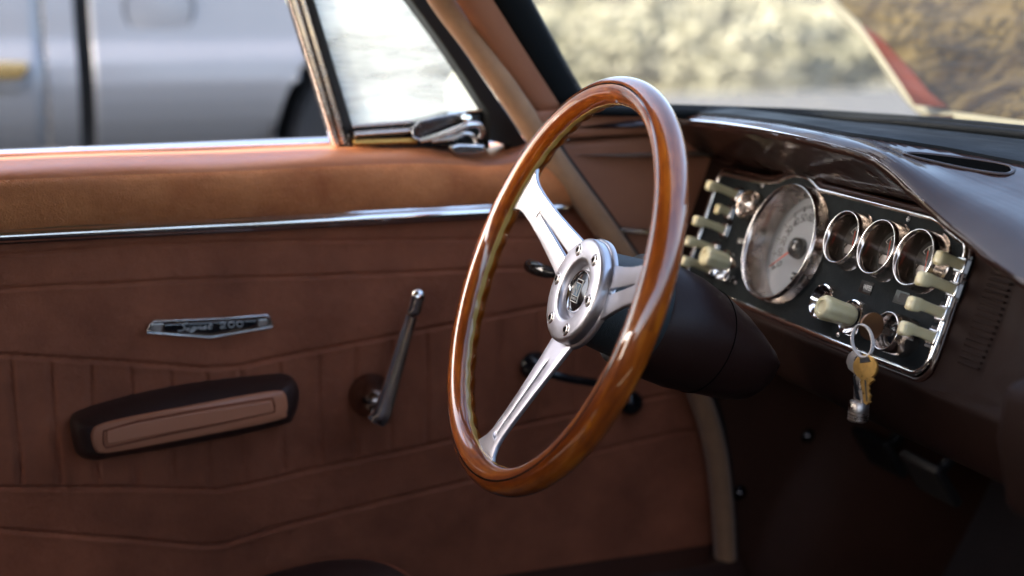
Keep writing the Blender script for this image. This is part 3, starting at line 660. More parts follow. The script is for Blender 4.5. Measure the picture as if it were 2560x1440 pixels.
# ================================================================== DASHBOARD
dash = empty('dashboard', 'glossy dark brown metal dashboard with gauges, ivory switches and a raised brow behind the wheel', 'dashboard', (.72, .9, -1.0))
rp = radians(20); PN = Vector((-cos(rp), 0, sin(rp))); P2 = Vector((sin(rp), 0, cos(rp))); PO = Vector((.7310, 1.2138, -.2379))
def pl(px, py, h=0.):
    """picture point -> (a, b) on the instrument plane raised by h"""
    o = PO + PN * h; p = on(px, py, o, PN) - o; return p.dot(E1), p.dot(P2)
def pw(a, b, h=0.): return PO + E1 * a + P2 * b + PN * h
PB = -.012                                             # the leatherette face lies a little behind the bezel rims
# --- dash body: section lofted along Y
_L = [((1710, 301), .703), ((1800, 309), .703), ((1900, 323), .703), ((2000, 342), .703), ((2100, 366), .703), ((2180, 392), .703), ((2225, 425), .705), ((2280, 478), .708), ((2345, 540), .711), ((2410, 592), .710), ((2480, 650), .705), ((2560, 705), .700)]
_L = [ox(*q, x) for q, x in _L][::-1]
def brow_lip(Y):                                       # (x, z) of the roll edge
    ys = [q[1] for q in _L]; return np.interp(Y, ys, [q[0] for q in _L]), np.interp(Y, ys, [q[2] for q in _L])
pt = pw(0, .066, PB); pb = pw(0, -.079, PB)
def smoothstep(a, b, x): t = min(1, max(0, (x - a) / (b - a))); return t * t * (3 - 2 * t)
def backx(Y): 
    xs = [p[0] for p in bc]; ys = [p[1] for p in bc]
    ii = [i for i in range(len(bc)) if ys[i] > .75]; return np.interp(Y, [ys[i] for i in ii][::-1], [xs[i] for i in ii][::-1])
_ys = np.linspace(.60, 1.50, 361); _k = np.exp(-(np.arange(-24, 25) / 5.) ** 2); _k /= _k.sum()
_lx = np.convolve(np.pad([brow_lip(y)[0] for y in _ys], 24, 'edge'), _k, 'valid'); _lz = np.convolve(np.pad([brow_lip(y)[1] for y in _ys], 24, 'edge'), _k, 'valid')
def brow_lip(Y): return float(np.interp(Y, _ys, _lx)), float(np.interp(Y, _ys, _lz))
_cz = np.convolve(np.pad(np.interp(_ys, (.80, .88, .96, 1.03, 1.08, 1.2), (-.185, -.168, -.152, -.133, -.124, -.1195)), 24, 'edge'), _k, 'valid')
def planex(z): return pt.x + (z - pt.z) * (P2.x / P2.z)
def dsec(Y):
    bx = backx(Y) if Y > .76 else .975
    lx, lz = brow_lip(Y); k = smoothstep(.88, 1.03, Y)               # 1 = open brow over the panel, 0 = rounded edge at the side
    cz = float(np.interp(Y, _ys, _cz))                                 # crest height
    cx = lx + .045 + .02 * (1 - k)
    P = [(bx - .012, -.136), (bx - .030, -.137), (bx * .55 + cx * .45, -.134 * .6 + cz * .4), (cx + .025, cz + .001), (cx, cz), (lx + .012 + .016 * (1 - k), lz + .006 + (cz - lz) * .62 * (1 - k)), (lx + .002, lz + .002), (lx, lz - .004)]
    ze = min(pt.z + .002, lz - .016); E = (planex(ze) + .003, ze); S0 = (lx + .003, lz - .009)
    P += [S0]
    for t in (.3, .6, .85): P.append((S0[0] + (E[0] - S0[0]) * t ** .8, S0[1] + (E[1] - S0[1]) * t - .006 * sin(pi * t) * k))
    P.append(E)
    rec = .055 if .945 < Y < 1.375 else .0
    for t in (.04, .5, .96):
        z = ze + (pb.z + .004 - ze) * t; P.append((planex(z) + .003 + rec, z))
    P += [(pb.x + .002, pb.z + .002), (pb.x - .004, pb.z - .004), (pb.x - .002, pb.z - .014), (pb.x + .004, pb.z - .04), (pb.x + .010, -.372), (pb.x + .020, -.384), (pb.x + .06, -.388)]
    for _ in range(3):
        Q = [P[0]]
        for a, b in zip(P, P[1:]): Q += [(a[0] * .75 + b[0] * .25, a[1] * .75 + b[1] * .25), (a[0] * .25 + b[0] * .75, a[1] * .25 + b[1] * .75)]
        P = Q + [P[-1]]
    return P
ys = list(np.linspace(1.452, 1.06, 50)) + list(np.linspace(1.05, .86, 60)) + list(np.linspace(.855, .10, 60))
vent = None
rows = [[(p[0], Y, p[1] + .0004 * sin(30 * Y + 3 * j)) for j, p in enumerate(dsec(Y))] for Y in ys]
kk = len(rows[0]) * 13 // 23
part('dash_top', grid([r[:kk + 1] for r in rows]), 'brown_paint', dash)
part('dash_face', grid([r[kk:] for r in rows]), 'brown_face', dash)
# thin chrome bead standing in for the sky highlight along the brow lip
lip = []
for Y in np.linspace(1.43, .95, 90): x, z = brow_lip(Y); lip.append((x + .0006, Y, z + .0004))
part('brow_lip_highlight', tube(lip, [.0028 * min(1, max(0, 58 - i) / 26 + .04) for i in range(90)], 12, up=(0, 0, 1), flat=.7), 'chrome', dash)
# black padded strip between the painted top and the glass, with two ridges
def back_any(Y): return backx(Y) if Y > .76 else backx(1.5 - Y)
DS = {}
def topz(x, Y):
    k0 = math.floor(Y * 100); o = []
    for k in (k0, k0 + 1):
        if k not in DS: DS[k] = [p for p in dsec(k / 100)[:len(dsec(k / 100)) // 3]]
        P = DS[k]; o.append(float(np.interp(x, [p[0] for p in P][::-1], [p[1] for p in P][::-1])))
    return o[0] + (o[1] - o[0]) * (Y * 100 - k0)
def hit(x, y, dz=.0):
    """where the sight line through (x, y) meets the painted dash top"""
    d = ray(x, y)
    for t in np.arange(.95, 2.2, .002):
        p = d * float(t)
        if p.z <= topz(p.x, p.y) + dz: return p
    return p
PE = sorted([(p.y, p.x) for p in (hit(*q) for q in ((1800, 294), (1900, 305), (2000, 320), (2100, 338), (2200, 354), (2350, 376), (2450, 395), (2555, 415)))])

def padx(Y): return float(np.interp(Y, [q[0] for q in PE], [q[1] for q in PE]))
rows = []
for Y in np.linspace(1.395, .12, 120):
    bx = back_any(Y); wdt = bx - .010 - padx(Y); _ = (bx - .795) * smoothstep(1.40, 1.25, Y) if bx > .80 else .0
    r = []
    for t in list(np.linspace(0, .965, 40)) + [.975, .985, .993, 1.]:
        x = bx - .010 - wdt * t; d = wdt * t
        h = .0030 + .0045 * math.exp(-((d - .012) / .006) ** 2) + .0035 * math.exp(-((d - .034) / .007) ** 2) - .0085 * smoothstep(.962, 1, t)
        r.append((x, Y, topz(x, Y) + h))
    rows.append(r)
part('black_dash_pad', grid(rows), 'black_pad', dash)
# defroster slot with its raised frame, laid on the painted top
def ontop(x, y, dz): return hit(x, y, dz)
sl_ = [(2262, 383), (2320, 386), (2420, 398), (2510, 413), (2532, 423), (2526, 433), (2500, 436), (2420, 424), (2340, 407), (2275, 391)]
su = cr([(2262, 384), (2320, 386), (2420, 398), (2510, 413), (2530, 423)], 6); sd = cr([(2268, 388), (2340, 407), (2420, 424), (2500, 436), (2527, 431)], 6)
part('defroster_slot', grid([[ontop(a[0] + (b[0] - a[0]) * t, a[1] + (b[1] - a[1]) * t, .0012) for a, b in zip(su, sd)] for t in (0, .33, .66, 1)]), 'void', dash, smooth=False)
part('slot_frame', tube([ontop(x, y, .0006) for x, y in loop_smooth(sl_, 3)], .0022, 10, closed=True, up=(0, 0, 1), flat=.8), 'brown_paint', dash)
# lower face ribs beside the panel (speaker grille)
def prib(a0, a1, b, h): return tube([pw(a0, b, h), pw(a1, b, h)], .0012, 8)
for k in range(16):
    b_ = .026 - k * .0052
    part('grille_rib', prib(.302, .330 - abs(k - 8) * .0003, b_, -.012), 'brown_face', dash)
# right passenger side block at the frame's edge
part('parcel_tray_edge', prism([(.655, .10, -.36), (.640, .10, -.30), (.645, .10, -.262), (.70, .10, -.25), (.74, .10, -.37)], (0, .665, 0)), 'brown_face', dash, bevel=.010)

# --- instrument panel plate with chrome frame
def arcpts(cx, cy, r, a0, a1, n): return [(cx + r * cos(radians(a)), cy + r * sin(radians(a))) for a in np.linspace(a0, a1, n)]
PLT = arcpts(-.152, .044, .012, 180, 100, 6) + [(-.075, .0555), (-.056, .057)] + arcpts(0, 0, .0715, 122, 66, 12) + [(.040, .0615), (.223, .0590)] + [(.236, .0565), (.262, .0475)] + arcpts(.268, .034, .012, 60, 0, 5) + [(.283, -.045)] + arcpts(.265, -.056, .018, 0, -80, 7) + [(.22, -.0745)] + [(-.10, -.0745)] + arcpts(-.150, -.0625, .012, -95, -180, 6)
dx_, dy_ = (np.array(pl(2290, 930, PB)) - np.array(pl(2290, 930, 0)))
SH = Vector((dx_, dy_))                               # shift of plane coordinates from the rim plane to the panel plane
def pp3(p, h): return pw(p[0] + SH.x, p[1] + SH.y, h)
def plate(outline, holes, th):
    c = bpy.data.curves.new('p', 'CURVE'); c.dimensions = '2D'; c.fill_mode = 'BOTH'; c.extrude = th / 2
    for P in [outline] + [[(x + r * cos(q), y + r * sin(q)) for q in np.linspace(0, 2 * pi, 49)[:-1]] for x, y, r in holes]:
        sp = c.splines.new('POLY'); sp.points.add(len(P) - 1); sp.use_cyclic_u = True
        for i, p in enumerate(P): sp.points[i].co = (p[0], p[1], 0, 1)
    o = bpy.data.objects.new('t', c); COL.objects.link(o); dg = bpy.context.evaluated_depsgraph_get()
    me = bpy.data.meshes.new_from_object(o.evaluated_get(dg)); bpy.data.objects.remove(o)
    return [tuple(p.co) for p in me.vertices], [tuple(p.vertices) for p in me.polygons]
HOLES = [pl(1944, 603, .002) + (.0600,), pl(2103, 592, .004) + (.0262,), pl(2190.5, 617, .004) + (.0262,), pl(2284, 643, .004) + (.0262,)]
part('instrument_panel', xf(plate([(p[0] + SH.x, p[1] + SH.y) for p in PLT], HOLES, .003), frame(pw(0, 0, PB - .0015), PN, P2)), 'panel', dash, smooth=False)
part('panel_frame', tube([pp3(p, PB + .0005) for p in PLT], .0030, 10, closed=True, up=PN, flat=.9), 'chrome', dash)
o_ = [(p[0] * 1.0 + (.0052 if p[0] > .2 else (-.0052 if p[0] < -.14 else 0)), p[1] + (.0052 if p[1] > 0.04 else (-.0052 if p[1] < -.06 else 0))) for p in PLT]
part('panel_frame', tube([pp3(p, PB - .001) for p in o_], .0032, 10, closed=True, up=PN, flat=.7), 'brown_paint', dash)

def gm(px, py, h):                                    # matrix of a gauge-like thing whose front centre appears at (px, py)
    a, b = pl(px, py, h); return frame(pw(a, b, h), PN, P2)
def gempty(name, px, py, h, label=None):
    e = bpy.data.objects.new(name, None); COL.objects.link(e); e.parent = dash; e.matrix_parent_inverse = Matrix.Translation(-Vector(dash['_world']))
    e.matrix_world = gm(px, py, h); e.matrix_basis = gm(px, py, h)
    if label: e['label'] = label
    return e
# speedometer
sp_ = gempty('speedometer', 1944, 603, .002, 'large round silver faced speedometer with a red needle')
part('bezel', lathe([(.0555, -.032), (.0560, -.030), (.0575, -.004), (.0590, -.0005), (.0603, .0006), (.0615, -.0005), (.0622, -.004), (.0632, -.014), (.066, -.0165)], 96), 'chrome_worn', sp_)
part('bezel_edge', tube([(.0603 * cos(a), .0603 * sin(a), .0004) for a in np.linspace(0, 2 * pi, 97)[:-1]], .0007, 8, closed=True), 'chrome', sp_)
part('dial', lathe([(0, -.0285), (.057, -.0285)], 96), 'dial', sp_)
vf = []
R0 = .047
for k in range(0, 121, 2):
    a = radians(218 - k * 256 / 120); big = k % 10 == 0
    r0, r1, wd = (.0405, R0, .00075) if big else (.0430, R0, .0004)
    vf.append(tube([(r0 * cos(a), r0 * sin(a), -.0280), (r1 * cos(a), r1 * sin(a), -.0280)], wd, 4))
for k in range(0, 121, 10):
    a = radians(218 - k * 256 / 120); m_ = Matrix.Translation((.0335 * cos(a), .0335 * sin(a), -.0282)) @ Matrix.Rotation(a - pi / 2, 4, 'Z')
    vf.append(xf(text_mesh(str(k), .0125, .0001, space=.8), m_))
part('numerals', join(vf), 'print_black', sp_, smooth=False)
part('odometer', join([box(.0035, .0215, -.0325, -.0245, -.0285, -.0268)]), 'black_gloss', sp_, bevel=.0006)
part('odometer_figures', join([xf(text_mesh(c, .0062, .0001), Matrix.Translation((.006 + .0033 * i, -.0285, -.0265))) for i, c in enumerate('41820')]), 'print_white', sp_, smooth=False)
na = radians(219)
part('needle', prism([(.008 * cos(na) + .0011 * sin(na), .008 * sin(na) - .0011 * cos(na), -.0225), (.045 * cos(na), .045 * sin(na), -.0225), (.008 * cos(na) - .0011 * sin(na), .008 * sin(na) + .0011 * cos(na), -.0225)], (0, 0, .0008)), 'needle', sp_, smooth=False)
part('hub_cap', lathe([(0, -.0170), (.006, -.0175), (.0098, -.0200), (.0112, -.0245), (.0114, -.0285)], 40), 'black_gloss', sp_)
part('lens', lathe([(0, -.0150), (.028, -.0165), (.057, -.0215)], 64), 'lens', sp_)
# three small gauges (one built, then copied)
def small_gauge():
    g = gempty('small_gauge', 2103, 592, .004)
    part('bezel_wall', lathe([(.0213, -.024), (.0220, -.018), (.0229, -.003)], 64), 'mid_chrome', g)
    part('bezel', lathe([(.0229, -.003), (.0241, 0), (.0252, .0005), (.0262, -.001), (.0268, -.004), (.0272, -.014), (.029, -.016)], 64), 'chrome_worn', g)
    part('bezel_edge', tube([(.0252 * cos(a), .0252 * sin(a), .0002) for a in np.linspace(0, 2 * pi, 65)[:-1]], .0009, 8, closed=True), 'chrome', g)
    part('dial', lathe([(0, -.0195), (.0225, -.0195)], 48), 'dial_dark', g)
    v = [tube([(.013 * cos(a), .013 * sin(a), -.019), (.017 * cos(a), .017 * sin(a), -.019)], .0004, 4) for a in np.radians((150, 125, 90, 55, 30))]
    v += [tube([(.0165 * cos(a), .0165 * sin(a), -.019) for a in np.radians(np.linspace(150, 30, 14))], .0003, 4)]
    part('scale_marks', join(v), 'print_white', g, smooth=False)
    part('needle', tube([(-.002, -.008, -.0175), (-.0065, .010, -.0175)], .0005, 6), 'needle', g)
    part('dial_shade', prism([(-.016, -.004, -.0185), (.016, -.004, -.0185), (.012, -.013, -.0185), (-.012, -.013, -.0185)], (0, 0, .0012)), 'steel', g, bevel=.0004)
    part('lens', lathe([(0, -.0125), (.0225, -.0150)], 48), 'lens', g)
    return g
def copy_kids(src, dst):
    for c in list(src.children):
        q = c.copy(); COL.objects.link(q); q.parent = dst; q.matrix_parent_inverse = c.matrix_parent_inverse.copy(); copy_kids(c, q)
sg = small_gauge()
for px, py in ((2190.5, 617), (2284, 643)):
    g = sg.copy(); COL.objects.link(g); g.parent = dash; g.matrix_parent_inverse = sg.matrix_parent_inverse.copy(); g.matrix_basis = gm(px, py, .004); copy_kids(sg, g)
# little chrome dial, knobs, lighter, lock
ck_ = gempty('warning_lamp', 1862, 510, .0)
part('bezel', lathe([(.0085, -.012), (.0095, -.004), (.0105, -.001), (.0125, -.003), (.0140, -.0005), (.0155, 0), (.0165, -.003), (.0170, -.012)], 48), 'chrome_worn', ck_)
part('lens_cap', lathe([(0, -.001), (.003, -.002), (.0045, -.005), (.0086, -.006)], 32), 'chrome', ck_)
def cup(px, py, h, R, name, m='chrome'):
    g = gempty(name, px, py, h)
    part('rim', lathe([(R * .50, -.010), (R * .62, -.008), (R * .80, -.002), (R * .93, .0005), (R, 0), (R * 1.04, -.003), (R * 1.06, h * -1 + PB)], 48), m, g)
    return g
cup(2050, 752, 0, .0168, 'lighter_socket')
part('core', lathe([(0, -.003), (.006, -.0035), (.0085, -.006), (.009, -.012)], 32), 'chrome_worn', COL.objects['lighter_socket'])
cup(2124, 792, 0, .0165, 'knob_base'); cup(1806, 662, 0, .0165, 'knob_base')
def knob(front, basep, h):
    a0, b0 = pl(*basep, 0.); g = bpy.data.objects.new('knob', None); COL.objects.link(g); g.parent = dash; g.matrix_parent_inverse = Matrix.Translation(-Vector(dash['_world']))
    af, bf = pl(*front, h); g.matrix_basis = frame(pw((a0 + af) / 2, (b0 + bf) / 2, 0), PN, P2)
    rows = []
    for z, r, fl in ((-.002, .0088, 0), (0, .0098, .2), (.003, .0102, .6), (h * .5, .0104, 1), (h - .006, .0112, 1), (h - .003, .0112, .8), (h - .001, .0102, .3), (h, .0088, 0), (h - .0004, .0062, 0), (h - .0018, .0056, 0), (h - .002, .003, 0), (h - .002, .0001, 0)):
        rows.append([((r + .0005 * fl * cos(8 * k)) * cos(k), (r + .0005 * fl * cos(8 * k)) * sin(k), z) for k in np.linspace(0, 2 * pi, 65)[:-1]])
    part('grip', grid(rows, closed_v=True), 'ivory', g)
    part('shaft', lathe([(.0075, .0005), (.0078, -.004), (.008, -.014)], 32), 'black', g)
    return g
knob((2055, 766), (2122, 790), .034); knob((1764, 638), (1806, 658), .028)
ig = gempty('ignition_lock', 2213, 827, .012)
part('rim', lathe([(.0125, -.010), (.0150, -.004), (.0162, 0), (.0170, .0004), (.0176, -.001), (.0178, -.006), (.0180, -.024)], 48), 'chrome_worn', ig)
part('rim_edge', tube([(.0168 * cos(a), .0168 * sin(a), .0003) for a in np.linspace(0, 2 * pi, 49)[:-1]], .0006, 8, closed=True), 'chrome', ig)
part('barrel', lathe([(0, -.006), (.010, -.0065), (.0126, -.009)], 40), 'black_gloss', ig)
# ivory lever switches
def tab(base, tip, hh=.0048, ww=.0042, short=False):
    a0, b0 = pl(*base, PB + .004)
    L_ = .040
    for _ in range(40):                                # length along the panel normal that ends at the tip
        p = pw(a0, b0, PB + .004 + L_); d = p.dot(V_); x = 1280 + F * p.dot(R_) / d
        L_ += (x - tip[0]) / 2300
    g = bpy.data.objects.new('lever_switch', None); COL.objects.link(g); g.parent = dash; g.matrix_parent_inverse = Matrix.Translation(-Vector(dash['_world']))
    g.matrix_basis = frame(pw(a0, b0, PB + .004), PN, P2)
    rows = []
    for z, s, dy in ((-.006, .9, 0), (0, .92, 0), (L_ * .35, .86, .0006), (L_ * .62, .9, .0008), (L_ * .72, 1.15, .0002), (L_ - .003, 1.22, -.0006), (L_ - .001, 1.1, -.0006), (L_, .8, -.0006)):
        rows.append([(ww * s * np.sign(cos(k)) * abs(cos(k)) ** .45, hh * s * np.sign(sin(k)) * abs(sin(k)) ** .45 + dy, z) for k in np.linspace(0, 2 * pi, 25)[:-1]])
    v, f = grid(rows, closed_v=True); f.append(tuple(range(7 * 24, 8 * 24)))
    part('lever', (v, f), 'ivory', g)
    part('collar', prism([(-.0060, -.0068, -.0045), (.0060, -.0068, -.0045), (.0060, .0068, -.0045), (-.0060, .0068, -.0045)], (0, 0, .005)), 'chrome' , g, bevel=.001)
    part('slot', prism([(-.0085, -.0095, -.006), (.0085, -.0095, -.006), (.0085, .0095, -.006), (-.0085, .0095, -.006)], (0, 0, .0028)), 'black_gloss', g, smooth=False)
    return g
for b_, t_ in (((1838, 486), (1768, 462)), ((1820, 530), (1790, 520)), ((1808, 574), (1735, 548)), ((1782, 622), (1715, 600)), ((1772, 672), (1705, 648))): tab(b_, t_)
for b_, t_ in (((2400, 662), (2342, 636)), ((2380, 722), (2296, 684)), ((2352, 782), (2272, 744)), ((2328, 842), (2252, 804))): tab(b_, t_, .0052, .0042)
# sign windows
def window(px, py, s, w_=.0098, h_=.0060):
    g = gempty('lettered_window', px, py, PB + .0003)
    part('recess', prism([(-w_, -h_, 0), (w_, -h_, 0), (w_, h_, 0), (-w_, h_, 0)], (0, 0, .0005)), 'black_gloss', g, smooth=False)
    part('sliding_tag', prism([(-w_ * .25, -h_ * .7, .0005), (w_ * .95, -h_ * .7, .0005), (w_ * .95, h_ * .7, .0005), (-w_ * .25, h_ * .7, .0005)], (0, 0, .0005)), 'black', g, smooth=False)
    if s: part('lettering', xf(text_mesh(s, .0068, .0001, space=.9), Matrix.Translation((w_ * .36, 0, .0012)) @ Matrix.Diagonal((.75, 1, 1, 1))), 'print_white', g, smooth=False)
    return g
window(2166, 719, 'WIPER'); window(2254, 745, ''); window(1853, 603, 'LIGHTS', .008, .004)
sc_ = gempty('panel_screw', 2271, 548, PB + .0006)
part('head', lathe([(0, .0008), (.0028, .0006), (.0034, -.0004)], 24), 'black_gloss', sc_)
part('cross_recess', join([box(-.0022, .0022, -.0004, .0004, .0007, .0011), box(-.0004, .0004, -.0022, .0022, .0007, .0011)]), 'steel', sc_, smooth=False)
for q in ((1905, 464), (1838, 705), (2095, 836)):
    s_ = gempty('panel_screw', *q, PB + .0006); part('head', lathe([(0, .0012), (.0020, .0008), (.0026, -.0004)], 20), 'steel', s_)
# faint chrome latch in the brow (parked light above the panel)
bl = oy(2190, 415, 1.04)
br = part('brow_lamp', lathe([(.004, .004), (.0095, .003), (.0125, 0), (.0135, -.006), (.014, -.012)], 32, bl, (-.75, -.45, -.45)), 'brown_paint', dash)
part('lamp_glass', lathe([(0, .002), (.006, .0015), (.0105, -.001)], 32, bl, (-.75, -.45, -.45)), 'dark_glass', br)

# ================================================================== KEYS
kc = on(2158, 858, PO + PN * .040, PN)
keys = empty('key_bunch', 'bunch of keys with brass key and little piston fob hanging from the ignition lock', 'keys', kc)
lockc = Vector(gm(2213, 827, .012).translation)
KH = lockc + PN * .020
# key head standing in the lock
kp = [pw(*pl(2186, 830, .030), .030)]
hd = [lockc + PN * (.006 + .022 * (.5 + .5 * cos(a))) * 1.0 + P2 * .0115 * sin(a) + PN * .004 for a in np.linspace(0, 2 * pi, 29)[:-1]]
hd = [lockc + PN * (.016 + .012 * cos(a)) + P2 * .0125 * sin(a) + E1 * .0 for a in np.linspace(0, 2 * pi, 29)[:-1]]
ik = part('inserted_key', prism([p for p in hd], E1 * .0022), 'chrome_worn', keys, bevel=.0006)
ik.data.materials.clear(); ik.data.materials.append(mat('bronzed_key', (.22, .12, .07), .3, .9))
part('key_blade', prism([lockc + PN * .004 + P2 * .003, lockc + PN * -.012 + P2 * .003, lockc + PN * -.012 - P2 * .003, lockc + PN * .004 - P2 * .003], E1 * .002), 'steel', ik, smooth=False)
def kat(x, y, h=.040): return on(x, y, PO + PN * h, PN)
rc = kat(2158, 852); rx_ = (kat(2178, 856) - rc).length; 
e_u = (kat(2158, 812) - rc); e_v = Vector((.35, -.9, 0)).normalized() * .0105
part('key_ring', tube([rc + e_u * cos(a) + e_v * sin(a) for a in np.linspace(0, 2 * pi, 49)[:-1]], .0010, 10, closed=True), 'steel', keys)
part('key_ring', tube([rc + e_u * cos(a) * 1.0 + e_v * sin(a) + Vector((-.0017, -.0004, 0)) for a in np.linspace(0, 2 * pi, 49)[:-1]], .0010, 10, closed=True), 'steel', keys)
def kpoly(px, h=.040): return [kat(x, y, h) for x, y in px]
# brass key: round bow with window, notched blade
bow = [(2162 + 30 * cos(a), 917 - 31 * sin(a)) for a in np.radians(np.linspace(-62, 242, 30))]
blade = [(2152, 946), (2160, 1014), (2166, 1013), (2175, 1004), (2172, 996), (2176, 988), (2170, 980), (2172, 972), (2168, 964), (2172, 956), (2178, 952), (2184, 946)]
poly = bow[::-1]; key_out = [p for p in bow] + blade[::-1][1:-1] if False else None
outline = [(2176, 944)] + [(2162 + 30 * cos(a), 917 - 31 * sin(a)) for a in np.radians(np.linspace(-58, 240, 30))] + [(2151, 950), (2158, 1006), (2166, 1012), (2175, 1004), (2172, 996), (2176, 988), (2170, 980), (2173, 972), (2169, 964), (2175, 957), (2184, 950), (2183, 945)]
bk = part('brass_key', prism(kpoly(outline), -PN * .0022), 'brass', keys, bevel=.0004)
part('bow_slot', prism(kpoly([(2150, 893), (2172, 893), (2176, 904), (2150, 908)], .0403), PN * .0004), 'black', bk, smooth=False)
part('blade_groove', prism(kpoly([(2161, 950), (2165, 950), (2169, 1004), (2166, 1004)], .0402), PN * .0003), 'black', bk, smooth=False)
outline = [(2150, 878), (2135, 872), (2120, 886), (2114, 905), (2120, 922), (2134, 934), (2150, 920)]
part('steel_key', prism(kpoly(outline, .034), -PN * .0022), 'steel', keys, bevel=.0006)
# piston fob: rod and piston with rings
rt, rb = kat(2141, 925, .036), kat(2144, 1005, .036)
rw = .0052
rows = []
rod = part('fob_rod', prism([rt + E1 * -.0045, rt + E1 * .0050, rb + E1 * .0068, rb - E1 * .0072], -PN * .004), 'steel', keys, bevel=.001)
part('rod_recess', prism([rt + E1 * -.0018 + PN * .0002 - P2 * .006, rt + E1 * .0022 + PN * .0002 - P2 * .006, rb + E1 * .0032 + PN * .0002 + P2 * .002, rb - E1 * .0032 + PN * .0002 + P2 * .002], PN * .0003), 'black_gloss', rod, smooth=False)
pc = kat(2149, 1003, .033); dwn = Vector((-.05, 0, -1))
prof = [(0, 0), (.0078, 0), (.0086, .001), (.0086, .0085)]
for k in range(3): q = .0090 + k * .0026; prof += [(.0078, q), (.0078, q + .0008), (.0088, q + .001), (.0088, q + .0021)]
prof += [(.0080, .0172), (0, .0174)]
part('fob_piston', lathe(prof, 40, pc, dwn), 'steel', keys)

# pedals deep in the footwell
for pts, nm, lb in ((((2325, 1195), .93), 'brake_pedal', 'dark brake pedal hanging in the footwell under the dashboard'), (((2200, 1130), .97), 'clutch_pedal', 'dark clutch pedal nearest the door side, in the footwell')):
    c = ox(*pts[0], pts[1]); pe = empty(nm, lb, 'pedal', c)
    part('pad', xf(box(-.006, .006, -.035, .035, -.028, .028), Matrix.Translation(c) @ Matrix.Rotation(radians(-35), 4, 'Y')), 'black', pe, bevel=.004)
    part('arm', tube(cr([c + Vector((.006, 0, 0)), c + Vector((.05, 0, .05)), c + Vector((.06, 0, .14)), c + Vector((.03, 0, .22))], 5), .007, 8), 'black', pe)

# ================================================================== SEAT
sc2 = oy(840, 1395, 1.36)
seat = empty('driver_seat', 'dark brown vinyl driver seat with piped cushion edge below the steering wheel', 'seat', (.0, 1.12, -.77))
def cushion(x0, x1, y0, y1, z0, z1, r, n=64, crown=.015):
    rows = []
    cx, cy = (x0 + x1) / 2, (y0 + y1) / 2; a, b = (x1 - x0) / 2, (y1 - y0) / 2
    for t in list(np.linspace(-pi / 2, 0, 6)) + list(np.linspace(0, pi / 2, 16)):
        s = (cos(t)) ** .5 if t > 0 else cos(t) ** .3
        z = z1 - r + r * sin(t) if t > 0 else z0 + (z1 - r - z0) * (1 + t / (pi / 2))
        rows.append([(cx + (a - r + r * s) * np.sign(cos(k)) * abs(cos(k)) ** .42, cy + (b - r + r * s) * np.sign(sin(k)) * abs(sin(k)) ** .42, z) for k in np.linspace(0, 2 * pi, n + 1)[:-1]])
    last = rows[-1]
    for q in (.8, .55, .3, .02): rows.append([(cx + (p[0] - cx) * q, cy + (p[1] - cy) * q, p[2] + crown * (1 - q ** 2)) for p in last])
    return grid(rows, closed_v=True)
def tilt(vf): return [(p[0], p[1], p[2] + .24 * (p[0] - .30)) for p in vf[0]], vf[1]
part('seat_cushion', tilt(cushion(-.34, .365, .84, 1.405, -.75, -.572, .055)), 'vinyl_dark', seat)
part('seat_back', xf(cushion(-.06, .06, .84, 1.405, 0, .52, .05), Matrix.Translation((-.15, 0, -.60)) @ Matrix.Rotation(radians(-12), 4, 'Y')), 'vinyl_dark', seat)
pip = [(.0125 + .3445 * np.sign(cos(k)) * abs(cos(k)) ** .42, 1.1225 + .274 * np.sign(sin(k)) * abs(sin(k)) ** .42, -.590) for k in np.linspace(0, 2 * pi, 121)[:-1]]
part('piping', tilt(tube(pip, .0042, 8, closed=True)), 'vinyl', seat)
ps = empty('passenger_seat', 'brown vinyl passenger seat beside the open door', 'seat', (-.3, .4, -.77))
part('seat_cushion', cushion(-.40, .10, .10, .70, -.75, -.62, .055), 'vinyl_dark', ps)
part('seat_back', xf(cushion(-.06, .06, .10, .70, 0, .52, .05), Matrix.Translation((-.20, 0, -.58)) @ Matrix.Rotation(radians(-12), 4, 'Y')), 'vinyl_dark', ps)

# ================================================================== OUTSIDE
def gz(x, y): return -1.0
rows = [[(x, y, -1.0) for x in np.linspace(-300, 400, 30)] for y in np.linspace(-300, 400, 30)]
struct(part('ground', grid(rows), 'soil', None))
struct(part('verge', prism([(-8, 1.75, -1.02), (9, 1.75, -1.02), (9, 9, -1.02), (-8, 9, -1.02)], (0, 0, .38)), 'turf', None, bevel=.06))
rd = oz(2150, 90, -1.0)
struct(part('road', prism([(14, -2, -.996), (60, -30, -.996), (90, 10, -.996), (30, 24, -.996), (16, 7.5, -.996)], (0, 0, .002)), 'road', None, smooth=False))
